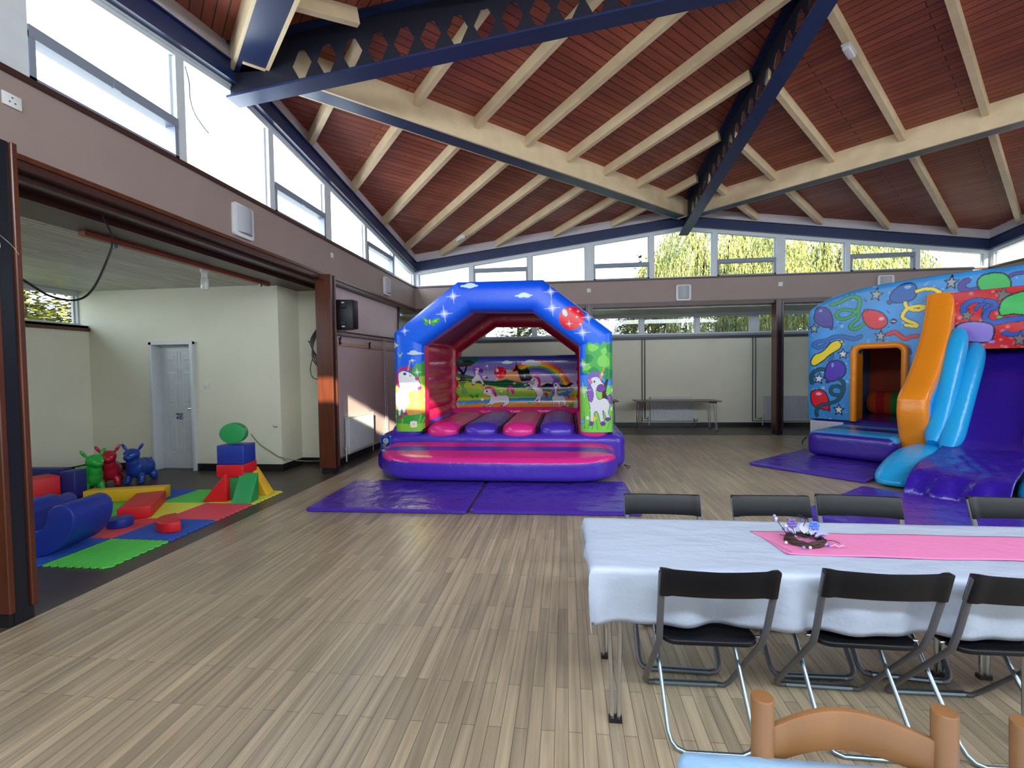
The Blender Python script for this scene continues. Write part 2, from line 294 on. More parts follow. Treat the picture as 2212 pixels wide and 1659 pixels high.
ART_FRONT=[('p','g2',[0.854,1.372,0.95,1.417,1.093,1.476,1.228,1.535,1.253,1.596,1.309,1.655,1.347,1.625,1.379,1.685,1.426,1.699,1.441,1.29,0.85,1.204],0),
('p','yg',[0.85,1.219,1.011,1.34,1.437,1.472,1.444,1.032,0.846,1.035],0),
('p','tan',[0.846,1.035,1.444,1.047,1.455,0.819,0.842,0.866],0),
('c','g2',[0.859,0.897,1.002,0.927,1.158,0.85,1.347,0.865,1.455,0.819,1.452,0.667,0.852,0.636],0),
('p','yg2',[0.839,0.728,1.155,0.705,1.453,0.72,1.45,0.59,0.836,0.59],0),
('l','yg',0.012,[1.312,0.728,1.346,0.85],0),
('l','yg',0.012,[1.359,0.728,1.393,0.834],0),
('l','yg',0.012,[1.043,0.667,1.062,0.789],0),
('c','wh',[1.015,1.508,1.11,1.537,1.219,1.49,1.326,1.382,1.34,1.276,1.292,1.246,1.213,1.216,1.165,1.186,1.178,1.033,1.112,0.927,1.127,0.866,1.079,0.85,1.05,0.942,1.024,0.835,0.992,0.835,0.971,0.958,0.902,1.05,0.896,1.158,0.985,1.233,0.956,1.341,0.982,1.462],0.004),
('c','mg',[0.956,1.341,0.967,1.478,1.016,1.569,1.112,1.605,1.213,1.589,1.228,1.55,1.11,1.552,1.023,1.523,1.005,1.401,1.033,1.263,1.01,1.271],0),
('p','tan',[1.149,1.536,1.195,1.688,1.21,1.68,1.176,1.536],0),
('e','dk',1.112,1.488,0.024,0.023,0,0),
('e','bl',1.106,1.491,0.013,0.012,0,0),
('e','tan',1.203,1.46,0.022,0.014,0,0),
('c','mg',[1.272,1.428,1.32,1.44,1.33,1.397,1.287,1.387],0),
('c','mg',[1.301,1.276,1.356,1.291,1.355,1.245,1.315,1.227],0),
('c','mg',[0.992,0.828,1.048,0.851,1.059,0.805,0.999,0.786],0),
('c','mg',[1.072,0.881,1.127,0.893,1.138,0.853,1.087,0.84],0),
('e','wf',1.237,0.705,0.022,0.055,0,0),
('e','wf',1.237,0.705,0.056,0.022,0,0),
('e','wf',1.21,0.728,0.026,0.025,0,0),
('e','wf',1.265,0.728,0.025,0.025,0,0),
('e','wf',1.209,0.679,0.025,0.025,0,0),
('e','wf',1.264,0.679,0.025,0.025,0,0),
('e','ye',1.237,0.705,0.017,0.017,0,0),
('e','wf',1.387,1.078,0.016,0.021,0,0),
('e','wf',1.39,1.207,0.014,0.018,0,0),
('e','wf',0.933,0.823,0.016,0.021,0,0),
('e','cl',0.922,1.935,0.087,0.027,0,0),
('e','cl',0.93,1.943,0.047,0.052,0,0),
('e','cl',1.273,1.804,0.117,0.021,0,0),
('e','cl',1.257,1.815,0.063,0.036,0,0),
('e','cl',2.15,2.817,0.144,0.023,0,0),
('e','cl',2.161,2.823,0.083,0.044,0,0),
('p','g2',[1.401,2.363,1.471,2.343,1.519,2.297,1.484,2.225,1.438,2.249,1.446,2.286],0),
('p','g2',[1.537,2.284,1.594,2.335,1.699,2.34,1.654,2.266,1.608,2.252,1.592,2.22,1.554,2.239],0),
('p','yg',[1.432,2.339,1.501,2.3,1.469,2.286],0),
('p','yg',[1.554,2.284,1.656,2.329,1.624,2.282],0),
('e','ye',1.527,2.287,0.011,0.042,0,0),
('p','yg',[0.991,1.828,1.037,1.778,1.088,1.826,1.076,1.793,1.036,1.742],0),
('p','yg',[0.881,1.735,0.954,1.749,0.909,1.692,0.923,1.623,0.89,1.704],0),
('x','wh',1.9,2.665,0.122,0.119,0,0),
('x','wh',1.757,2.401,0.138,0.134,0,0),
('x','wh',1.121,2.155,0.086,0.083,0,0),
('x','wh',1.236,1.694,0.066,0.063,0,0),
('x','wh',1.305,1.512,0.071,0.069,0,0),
('p','lb',[3.752,1.429,4.354,1.451,4.352,1.234,3.75,1.239],0),
('p','yg3',[3.75,1.261,4.352,1.277,4.348,0.565,3.743,0.564],0),
('c','g1',[3.936,1.928,3.993,1.898,4.058,1.915,4.115,1.874,4.151,1.931,4.229,1.907,4.25,1.929,4.299,1.841,4.312,1.639,4.297,1.495,4.282,1.379,4.196,1.366,4.111,1.439,4.011,1.455,3.91,1.449,3.832,1.501,3.854,1.573,3.818,1.618,3.898,1.718,3.892,1.834],0),
('c','g3',[3.869,1.689,3.927,1.747,3.999,1.716,3.984,1.644,3.912,1.616],0),
('c','g3',[4.126,1.497,4.198,1.539,4.283,1.495,4.275,1.379,4.182,1.358,4.14,1.424],0),
('c','g3',[3.925,1.5,4.012,1.557,4.097,1.483,4.011,1.448],0),
('c','g3',[4.2,1.872,4.271,1.899,4.299,1.783,4.228,1.77],0),
('c','yg3',[3.929,1.877,4.0,1.897,4.086,1.845,4.014,1.789,3.942,1.804],0),
('c','yg3',[4.07,1.672,4.156,1.743,4.234,1.669,4.226,1.568,4.126,1.555,4.07,1.599],0),
('c','yg3',[3.854,1.559,3.926,1.601,3.969,1.543,3.897,1.5],0),
('c','yg3',[4.114,1.801,4.186,1.843,4.199,1.756,4.142,1.743],0),
('p','dk',[4.125,1.366,4.16,1.308,4.179,1.351,4.194,1.373,4.231,1.365,4.203,1.278,4.188,1.162,4.216,1.075,4.123,1.083,4.138,1.235],0),
('p','red',[4.124,1.185,4.138,1.185,4.137,1.075,4.123,1.076],0),
('c','wb',[3.96,1.368,4.011,1.411,4.082,1.396,4.125,1.337,4.17,1.279,4.152,1.192,4.081,1.192,4.045,1.222,4.045,1.149,4.08,1.076,4.166,1.09,4.223,1.046,4.244,0.973,4.221,0.871,4.25,0.798,4.206,0.769,4.157,0.886,4.136,0.898,4.156,0.725,4.109,0.711,4.064,0.872,4.014,0.872,4.002,0.726,3.948,0.718,3.956,0.916,3.936,1.048,3.966,1.179,3.959,1.281],0.004),
('c','pu',[4.052,1.236,4.081,1.287,4.139,1.294,4.179,1.257,4.167,1.199,4.117,1.189,4.067,1.207],0.003),
('c','pu2',[3.932,1.405,3.961,1.463,4.04,1.479,4.111,1.461,4.135,1.395,4.111,1.374,4.068,1.418,3.996,1.411,3.967,1.371],0),
('c','pu2',[3.931,1.281,3.912,1.179,3.929,1.077,3.972,1.03,4.004,1.12,3.995,1.208,3.959,1.281],0.003),
('c','pk',[3.914,1.391,3.982,1.346,3.967,1.303,3.931,1.336],0.003),
('p','or',[4.085,1.374,4.155,1.547,4.176,1.554,4.122,1.377],0),
('e','wf',4.017,1.341,0.032,0.019,0,0),
('e','dk',4.019,1.338,0.016,0.017,0,0),
('e','bl',4.019,1.341,0.008,0.01,0,0),
('e','pu',3.969,0.711,0.035,0.032,0,0.003),
('e','pu',4.139,0.711,0.034,0.032,0,0.003),
('e','pu',4.214,0.776,0.043,0.026,0,0.003),
('c','pu2',[4.197,1.104,4.252,1.143,4.287,1.074,4.279,0.999,4.244,1.017,4.226,1.075],0.003),
('e','sb',3.835,0.733,0.04,0.038,0,0),
('e','ye',3.835,0.733,0.013,0.013,0,0),
('e','wf',3.916,0.796,0.026,0.026,0,0),
('e','ye',3.916,0.796,0.009,0.009,0,0),
('e','ye',4.017,0.784,0.026,0.035,0,0),
('e','wf',4.273,0.929,0.017,0.035,0,0),
('e','wf',4.281,1.205,0.014,0.029,0,0),
('l','g2',0.01,[3.875,0.638,3.862,0.887],0),
('l','g2',0.011,[3.918,0.638,3.955,0.77],0),
('l','g2',0.01,[4.062,0.623,4.042,0.769],0),
('l','g2',0.01,[3.802,0.638,3.797,0.858],0),
('l','g1',0.011,[3.976,0.623,4.005,0.726],0),
('l','g2',0.01,[4.205,0.623,4.235,0.725],0),
('e','cl',2.983,2.641,0.136,0.019,0,0),
('e','cl',2.984,2.649,0.081,0.035,0,0),
('e','cl',2.939,2.633,0.044,0.023,0,0),
('e','cl',3.035,2.63,0.044,0.022,0,0),
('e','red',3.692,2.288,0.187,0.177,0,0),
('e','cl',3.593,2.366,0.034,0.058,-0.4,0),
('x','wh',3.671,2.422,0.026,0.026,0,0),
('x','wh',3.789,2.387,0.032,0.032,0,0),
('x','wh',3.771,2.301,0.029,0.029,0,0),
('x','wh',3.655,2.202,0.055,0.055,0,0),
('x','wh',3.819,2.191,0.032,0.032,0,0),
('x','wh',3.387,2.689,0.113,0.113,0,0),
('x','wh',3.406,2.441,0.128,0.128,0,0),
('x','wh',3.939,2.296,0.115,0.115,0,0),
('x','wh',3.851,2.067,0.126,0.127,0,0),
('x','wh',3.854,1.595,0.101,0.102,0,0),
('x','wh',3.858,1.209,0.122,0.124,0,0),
('x','wh',4.133,1.439,0.043,0.044,0,0)]
ART_BACK=[('p','or2',[2.173,1.294,2.269,1.373,2.404,1.478,2.525,1.503,2.632,1.501,2.709,1.262,2.173,1.267],0),
('p','red2',[2.291,0.73,2.255,0.888,2.253,1.051,2.288,1.211,2.356,1.359,2.454,1.488,2.578,1.593,2.722,1.669,2.877,1.711,3.038,1.719,3.197,1.692,3.345,1.632,3.477,1.541,3.586,1.424,3.667,1.286,3.716,1.134,3.732,0.975,3.689,0.975,3.674,1.125,3.628,1.269,3.551,1.398,3.449,1.508,3.325,1.594,3.185,1.651,3.036,1.676,2.884,1.668,2.738,1.628,2.603,1.557,2.486,1.458,2.394,1.336,2.33,1.197,2.298,1.047,2.299,0.894,2.333,0.745],0),
('p','or',[2.331,0.744,2.296,0.894,2.295,1.047,2.327,1.198,2.392,1.338,2.484,1.46,2.601,1.559,2.737,1.631,2.884,1.671,3.036,1.679,3.186,1.653,3.326,1.596,3.451,1.51,3.553,1.4,3.63,1.27,3.677,1.126,3.692,0.975,3.649,0.976,3.635,1.117,3.591,1.252,3.519,1.374,3.422,1.478,3.306,1.558,3.174,1.611,3.034,1.635,2.891,1.628,2.753,1.59,2.626,1.523,2.517,1.43,2.43,1.315,2.369,1.184,2.339,1.043,2.34,0.899,2.373,0.759],0),
('p','ye',[2.37,0.758,2.337,0.899,2.336,1.043,2.367,1.185,2.427,1.316,2.515,1.432,2.625,1.525,2.752,1.592,2.891,1.631,3.034,1.638,3.175,1.614,3.307,1.56,3.424,1.48,3.521,1.375,3.593,1.253,3.637,1.118,3.651,0.976,3.608,0.976,3.595,1.109,3.554,1.235,3.487,1.349,3.396,1.447,3.286,1.522,3.163,1.572,3.031,1.594,2.898,1.588,2.768,1.552,2.649,1.489,2.547,1.402,2.465,1.294,2.409,1.171,2.38,1.039,2.382,0.904,2.412,0.773],0),
('p','g4',[2.409,0.772,2.379,0.904,2.378,1.039,2.406,1.172,2.463,1.295,2.545,1.404,2.648,1.491,2.767,1.554,2.897,1.59,3.031,1.597,3.164,1.575,3.288,1.524,3.398,1.449,3.489,1.351,3.556,1.236,3.598,1.109,3.611,0.976,3.568,0.976,3.556,1.1,3.517,1.218,3.454,1.325,3.37,1.416,3.267,1.486,3.152,1.533,3.029,1.554,2.904,1.547,2.784,1.514,2.673,1.455,2.577,1.374,2.501,1.273,2.448,1.159,2.422,1.035,2.423,0.909,2.451,0.787],0),
('p','bl2',[2.449,0.786,2.42,0.909,2.419,1.036,2.446,1.159,2.499,1.274,2.575,1.375,2.671,1.457,2.783,1.516,2.904,1.55,3.029,1.556,3.153,1.535,3.268,1.489,3.371,1.418,3.456,1.327,3.52,1.219,3.558,1.101,3.57,0.976,3.527,0.977,3.516,1.092,3.48,1.201,3.422,1.301,3.343,1.385,3.248,1.45,3.141,1.494,3.027,1.513,2.911,1.507,2.799,1.476,2.696,1.421,2.607,1.345,2.536,1.252,2.488,1.146,2.463,1.031,2.464,0.914,2.49,0.801],0),
('p','pu2',[2.488,0.8,2.461,0.914,2.461,1.032,2.485,1.147,2.534,1.253,2.605,1.347,2.694,1.423,2.798,1.478,2.911,1.509,3.027,1.515,3.142,1.496,3.249,1.453,3.345,1.387,3.424,1.302,3.483,1.202,3.519,1.092,3.53,0.977,3.487,0.977,3.476,1.083,3.443,1.184,3.389,1.276,3.317,1.354,3.229,1.414,3.13,1.454,3.025,1.472,2.918,1.466,2.814,1.438,2.719,1.387,2.637,1.317,2.572,1.231,2.527,1.133,2.504,1.027,2.505,0.92,2.53,0.814],0),
('c','lav',[2.298,1.506,2.499,1.516,2.671,1.461,2.749,1.327,2.694,1.156,2.293,1.159,2.174,1.347],0),
('p','or2',[2.173,1.267,2.187,1.307,2.269,1.373,2.404,1.478,2.525,1.503,2.632,1.515,2.709,1.262],0),
('e','cl',2.414,1.67,0.113,0.026,0,0),
('e','cl',2.407,1.68,0.061,0.035,0,0),
('e','cl',2.906,1.65,0.205,0.043,0,0),
('e','cl',2.887,1.676,0.105,0.05,0,0),
('e','cl',3.005,1.641,0.079,0.05,0,0),
('e','cl',3.505,1.68,0.143,0.018,0,0),
('p','nk',[2.445,1.477,2.512,1.49,2.566,1.549,2.582,1.582,2.595,1.701,2.611,1.7,2.617,1.614,2.628,1.614,2.639,1.548,2.712,1.52,2.799,1.539,2.813,1.591,2.825,1.538,2.865,1.511,2.87,1.432,2.929,1.365,2.895,1.299,2.702,1.282,2.663,1.368,2.619,1.501],0),
('p','hg',[1.21,1.48,1.497,1.449,1.715,1.4,1.958,1.31,2.187,1.294,2.402,1.331,2.695,1.262,2.894,1.246,3.289,1.15,3.76,1.146,3.759,1.027,1.202,1.048],0),
('p','nk',[3.065,1.165,3.211,1.243,3.421,1.215,3.617,1.199,3.683,1.254,3.761,1.231,3.551,1.108,3.157,1.112],0),
('c','yg4',[1.14,1.427,1.482,1.342,1.658,1.286,2.226,1.18,2.76,1.128,3.288,1.071,3.785,1.093,3.809,0.87,2.355,0.838,1.13,0.873],0),
('p','yg5',[1.204,1.196,1.683,1.165,2.359,1.105,3.024,1.047,3.759,1.041,3.758,0.962,1.201,0.98],0),
('c','hg',[1.201,1.763,1.557,1.77,1.829,1.766,1.719,1.647,1.609,1.595,1.459,1.611,1.279,1.519,1.195,1.426],0),
('c','nk2',[1.255,1.681,1.42,1.719,1.666,1.728,1.719,1.661,1.582,1.609,1.418,1.598,1.281,1.613],0),
('p','nk',[1.342,1.586,1.416,1.504,1.457,1.477,1.434,1.329,1.282,1.297,1.474,1.299,1.591,1.314,1.523,1.382,1.531,1.449,1.596,1.622,1.548,1.596,1.505,1.489,1.458,1.53,1.418,1.598],0),
('c','g5',[1.399,1.289,1.549,1.301,1.507,1.207,1.6,1.058,1.449,1.046,1.465,1.167],0),
('p','bl3',[1.185,0.893,1.951,0.915,2.357,0.945,3.287,0.965,3.616,1.094,3.759,1.087,3.418,0.879,2.355,0.858,1.184,0.811],0),
('p','or3',[1.184,0.811,2.355,0.865,3.286,0.883,3.615,0.976,3.759,1.027,3.755,0.673,1.181,0.683],0),
('e','red',2.268,1.473,0.127,0.12,0,0),
('e','cl',2.204,1.52,0.027,0.04,-0.4,0),
('x','wh',2.345,1.525,0.019,0.019,0,0),
('x','wh',2.236,1.411,0.027,0.027,0,0),
('x','wh',2.317,1.466,0.019,0.019,0,0),
('x','wh',2.0,1.603,0.061,0.06,0,0),
('x','wh',2.77,1.396,0.047,0.046,0,0),
('x','wh',2.292,1.093,0.053,0.054,0,0),
('x','wh',2.775,1.214,0.053,0.053,0,0),
('x','wh',2.555,1.25,0.054,0.053,0,0),
('c','wb',[1.704,1.581,1.772,1.606,1.84,1.565,1.907,1.524,1.892,1.471,1.825,1.485,1.811,1.445,1.878,1.391,1.904,1.324,1.929,1.23,1.895,1.21,1.849,1.297,1.767,1.285,1.712,1.218,1.678,1.226,1.673,1.326,1.742,1.392,1.75,1.459,1.717,1.527],0.004),
('c','wb',[1.877,1.377,1.946,1.417,2.013,1.376,1.985,1.349,1.959,1.383,1.904,1.344],0.003),
('e','pu',1.862,1.511,0.049,0.042,0,0),
('c','pu2',[1.697,1.561,1.745,1.613,1.827,1.608,1.833,1.579,1.751,1.556,1.753,1.446,1.769,1.419,1.722,1.446],0),
('c','pu2',[1.824,1.458,1.891,1.404,1.911,1.337,1.877,1.351],0),
('e','pu',1.988,1.366,0.03,0.022,0,0),
('e','pu',1.695,1.225,0.025,0.016,0,0),
('e','pu',1.918,1.216,0.027,0.018,0,0),
('e','dk',1.766,1.533,0.012,0.016,0,0),
('c','wb',[1.941,1.149,2.01,1.182,2.077,1.161,2.089,1.081,2.129,1.027,2.263,1.013,2.411,0.998,2.449,0.865,2.368,0.785,2.301,0.785,2.342,0.852,2.221,0.853,2.112,0.826,2.071,0.76,2.044,0.773,2.072,0.827,1.949,0.774,1.922,0.78,2.032,0.867,2.047,0.974,2.007,1.001,1.926,1.015,1.913,1.069],0.004),
('c','mg',[1.927,1.123,1.983,1.182,2.077,1.181,2.157,1.12,2.193,0.987,2.142,0.987,2.109,1.081,2.049,1.135],0),
('e','tan',1.946,1.019,0.041,0.035,0,0),
('e','dk',1.988,1.089,0.019,0.022,0,0),
('c','mg',[2.396,1.105,2.441,1.198,2.521,1.177,2.562,1.104,2.525,1.013,2.48,1.104,2.446,1.118,2.425,1.038,2.391,0.998,2.415,1.065],0),
('p','or',[1.941,1.12,1.824,1.204,1.837,1.212,1.958,1.146],0),
('e','mg',1.935,0.771,0.036,0.011,0,0),
('e','mg',2.28,0.788,0.03,0.011,0,0),
('e','mg',2.347,0.772,0.03,0.011,0,0),
('c','wb',[2.895,1.326,2.949,1.365,3.028,1.351,3.054,1.298,3.039,1.179,3.131,1.099,3.143,0.993,3.103,0.967,3.062,0.834,3.022,0.835,3.036,0.914,2.996,0.888,2.969,0.861,2.956,0.888,3.01,0.98,2.998,1.047,2.946,1.113,2.893,1.167,2.8,1.141,2.787,1.168,2.88,1.194,2.815,1.247,2.828,1.267,2.934,1.22,2.948,1.272,2.882,1.286],0.004),
('c','mg',[2.936,1.365,3.002,1.404,3.068,1.363,3.087,1.284,3.079,1.178,3.026,1.152,3.04,1.271,3.001,1.338],0),
('c','mg',[3.156,1.046,3.209,1.058,3.238,1.005,3.208,0.91,3.182,0.979],0),
('e','dk',2.959,1.312,0.016,0.016,0,0),
('e','mg',3.032,0.835,0.032,0.019,0,0),
('e','mg',2.977,0.864,0.024,0.016,0,0),
('e','mg',2.798,1.144,0.023,0.021,0,0),
('e','mg',2.821,1.25,0.019,0.013,0,0),
('p','or',[2.929,1.378,2.894,1.445,2.908,1.45,2.949,1.385],0),
('c','wb',[3.342,1.215,3.408,1.254,3.473,1.201,3.486,1.168,3.42,1.149,3.413,1.043,3.458,0.99,3.537,0.99,3.588,0.924,3.607,0.858,3.587,0.779,3.547,0.779,3.535,0.845,3.483,0.858,3.482,0.766,3.456,0.766,3.43,0.845,3.365,0.846,3.351,0.767,3.331,0.767,3.332,0.872,3.313,0.939,3.367,1.044,3.368,1.149],0.004),
('e','pu',3.479,1.132,0.046,0.036,0,0),
('c','pu2',[3.323,1.242,3.396,1.327,3.488,1.306,3.502,1.227,3.422,1.254,3.356,1.228],0),
('c','pu2',[3.322,1.163,3.295,1.071,3.34,0.989,3.377,1.057,3.348,1.149],0),
('c','pu2',[3.556,1.016,3.616,1.047,3.661,0.989,3.69,0.933,3.64,0.926,3.608,0.976],0),
('p','or',[3.458,1.227,3.512,1.385,3.528,1.379,3.487,1.238],0),
('e','dk',3.392,1.202,0.016,0.019,0,0),
('e','pu',3.554,0.771,0.039,0.013,0,0),
('e','g1',2.876,0.859,0.056,0.032,0,0),
('c','g1',[3.626,0.778,3.666,0.857,3.691,0.818,3.737,0.857,3.736,0.752,3.651,0.726],0),
('e','ye',3.633,0.794,0.02,0.021,0,0),
('e','wf',1.89,0.924,0.033,0.027,0,0),
('c','g2',[1.613,1.038,1.694,1.004,1.707,0.95,1.653,0.964],0),
('c','g2',[1.735,0.976,1.763,1.023,1.817,1.036,1.782,0.956],0),
('e','red',1.366,1.168,0.044,0.032,0,0),
('e','ye',1.366,1.165,0.014,0.011,0,0),
('l','g2',0.011,[1.366,1.134,1.407,0.979],0),
('e','grb',1.369,0.804,0.062,0.054,0,0),
('l','yg',0.013,[1.458,0.79,1.46,0.884],0),
('l','yg',0.014,[1.465,0.79,1.514,0.857],0)]
ART_SIDE=[('c','vio',[0.11,2.5,0.15,2.62,0.25,2.64,0.36,2.58,0.42,2.44,0.43,2.28,0.39,2.24,0.27,2.26,0.17,2.32,0.11,2.4],0.01),
('c','vio',[0.39,2.25,0.43,2.25,0.42,2.2,0.39,2.2],0.008),
('l','grs',0.05,[0.4,2.67,0.51,2.68,0.63,2.74,0.74,2.77,0.84,2.73,0.85,2.62,0.82,2.51,0.71,2.41,0.58,2.38,0.5,2.43,0.5,2.5,0.59,2.55,0.74,2.52,0.84,2.47,0.82,2.36,0.74,2.29,0.71,2.22,0.78,2.18,0.87,2.22,0.92,2.27],0.01),
('c','rb',[0.9,2.39,0.93,2.5,1.05,2.5,1.19,2.43,1.27,2.3,1.24,2.2,1.12,2.15,0.98,2.22],0.01),
('c','rb',[0.92,2.51,0.96,2.52,0.98,2.49,0.94,2.48],0.008),
('e','hl',1.18,2.33,0.04,0.03,0,0),
('e','hb',0.22,2.57,0.03,0.02,0,0),
('s','sg',1.1,2.76,0.1,0.12,0.2,0.009),
('s','sg',2.09,2.82,0.09,0.12,0.1,0.009),
('s','sg',1.17,2.03,0.09,0.11,0.1,0.009),
('s','sw',0.6,1.73,0.09,0.1,0,0.009),
('s','sw',0.2,1.27,0.1,0.11,0.1,0.009),
('s','sw',0.54,0.69,0.09,0.11,0,0.009),
('s','sg',0.11,2.24,0.09,0.1,0,0.009),
('c','bb',[1.3,2.63,1.32,2.76,1.42,2.86,1.54,2.9,1.64,2.85,1.66,2.74,1.63,2.63,1.52,2.58,1.39,2.58],0.01),
('c','bb',[1.26,2.63,1.31,2.63,1.33,2.59,1.28,2.57],0.008),
('e','hb',1.54,2.83,0.05,0.03,0,0),
('l','yes',0.05,[1.66,2.74,1.74,2.76,1.86,2.75,1.95,2.68,1.96,2.63,1.88,2.6,1.86,2.63],0.01),
('l','yes',0.05,[1.51,2.57,1.53,2.5,1.61,2.44,1.71,2.43,1.76,2.47,1.71,2.49,1.57,2.48,1.49,2.4,1.48,2.32,1.55,2.26,1.64,2.21,1.66,2.16,1.52,2.19],0.01),
('e','nv',1.35,2.27,0.05,0.05,0,0),
('l','wh',0.01,[1.32,2.27,1.38,2.27],0),
('l','wh',0.0,[1.33,2.29,1.37,2.28],0),
('l','rb',0.06,[1.28,2.05,1.37,2.08,1.44,2.02,1.51,1.96,1.59,1.99,1.67,2.0],0.01),
('l','bs',0.06,[0.87,2.04,0.78,2.0,0.65,2.04,0.55,2.06,0.43,2.05,0.33,2.0,0.19,1.98,0.1,1.93,0.17,1.87,0.29,1.9,0.35,1.96],0.01),
('l','bs',0.04,[0.42,1.78,0.42,1.68,0.38,1.61],0.008),
('c','yb',[0.06,1.63,0.12,1.73,0.22,1.77,0.31,1.84,0.4,1.95,0.5,1.99,0.57,1.94,0.56,1.85,0.47,1.78,0.38,1.72,0.29,1.63,0.21,1.57,0.12,1.52,0.06,1.55],0.01),
('e','yb',0.58,1.96,0.03,0.03,0,0.008),
('l','te',0.06,[0.08,1.19,0.06,1.29,0.1,1.39,0.21,1.45,0.32,1.44],0.01),
('c','vio2',[0.3,1.37,0.35,1.55,0.45,1.61,0.57,1.6,0.64,1.5,0.64,1.37,0.55,1.27,0.4,1.22,0.32,1.27],0.01),
('e','vio2',0.35,1.21,0.03,0.02,0,0.008),
('e','hb',0.43,1.53,0.02,0.04,0,0),
('c','rb',[0.05,0.89,0.07,1.01,0.17,1.06,0.28,1.04,0.35,0.94,0.38,0.8,0.37,0.68,0.21,0.7,0.1,0.75],0.01),
('e','hl',0.2,0.98,0.05,0.03,0,0),
('e','rb',0.38,0.67,0.02,0.02,0,0.008),
('l','te',0.05,[0.55,1.27,0.61,1.2,0.61,1.05,0.56,0.97,0.44,0.98,0.4,1.06,0.45,1.13,0.56,1.12,0.6,1.03,0.52,0.87,0.37,0.8,0.21,0.74,0.16,0.63,0.17,0.56],0.01),
('l','vio',0.08,[2.27,2.82,2.22,2.78,2.22,2.7,2.3,2.66,2.42,2.67],0.01),
('l','vio',0.04,[2.72,2.8,2.79,2.84,2.92,2.84],0.01),
('c','gb',[2.39,2.78,2.44,2.87,2.55,2.89,2.66,2.87,2.73,2.79,2.75,2.66,2.66,2.62,2.44,2.64],0.01),
('l','dk',0.01,[0.92,2.72,0.93,2.66],0),
('l','dk',0.01,[0.95,2.7,0.96,2.65],0),
('l','dk',0.01,[0.46,2.58,0.49,2.58],0),
('l','dk',0.01,[0.53,2.31,0.58,2.3],0),
('l','dk',0.01,[1.25,2.47,1.3,2.41],0),
('l','dk',0.0,[1.71,2.55,1.74,2.58],0),
('l','dk',0.0,[0.62,0.86,0.63,0.9],0),
('l','dk',0.01,[1.27,2.17,1.3,2.19],0),
('l','dk',0.01,[0.46,2.2,0.49,2.25],0),
('l','vio',0.05,[1.58,1.72,1.57,1.77],0.008)]
ART_BANNER=[('l','bs2',0.07,[2.27,2.31,2.27,2.41,2.35,2.48,2.46,2.48,2.52,2.41,2.51,2.29,2.52,2.18,2.6,2.13,2.74,2.16,2.95,2.17],0.01),
('l','bs2',0.06,[2.52,2.47,2.6,2.43,2.61,2.36,2.54,2.32,2.51,2.23],0.01),
('l','bs2',0.04,[2.4,2.35,2.44,2.41,2.49,2.42],0.008),
('s','sg2',2.31,2.27,0.08,0.1,0.2,0.005),
('s','sg2',2.69,2.53,0.09,0.14,0.2,0.005),
('c','lv',[2.16,2.02,2.2,2.13,2.33,2.17,2.49,2.15,2.6,2.08,2.6,1.93,2.54,1.85,2.36,1.86,2.22,1.92],0.01),
('s','sg2',2.18,1.87,0.11,0.14,0.2,0.005),
('e','lv',2.58,1.85,0.04,0.02,0,0),
('c','gb',[2.65,2.31,2.68,2.45,2.77,2.52,2.94,2.54,2.95,2.24,2.79,2.24,2.68,2.23],0.01),
('e','gb',2.66,2.21,0.03,0.02,0,0),
('l','bs2',0.06,[2.72,1.97,2.82,1.94,2.95,1.99],0.008),
('s','sg2',2.87,1.87,0.08,0.12,0.1,0.005)]
# ------------------------------------------------------------------ shell
ZB, ZS = 3.02, 3.53         # bottom and top of the taupe band
ZC0, SL = 4.31, .125        # ceiling height at a corner, slope
X0, X1, Y0, Y1 = -4.08, 16.4, HF-1.5, 12.55
def zc(s): return ZC0+SL*s
g = MB(); g.bb(.2, HW+2.2, HF, HL-.2, -.1, 0)
struct('floor', g, M_FLOOR, smooth=0)
g = MB(); g.bb(X0-.3, .2, HF, Y1+.2, -.1, -.001); g.bb(.2, 16.6, HL-.2, Y1+.2, -.1, -.001); g.bb(HW+2.2, 16.6, HF, HL-.2, -.1, -.001)
struct('floor', g, M_DARKF, smooth=0)
g = MB(); g.bb(-40, 60, -30, 60, -.3, -.12)
struct('ground', g, mat('grass_ground', (88, 104, 60), .9, noise=.3, nscale=.6), smooth=0)
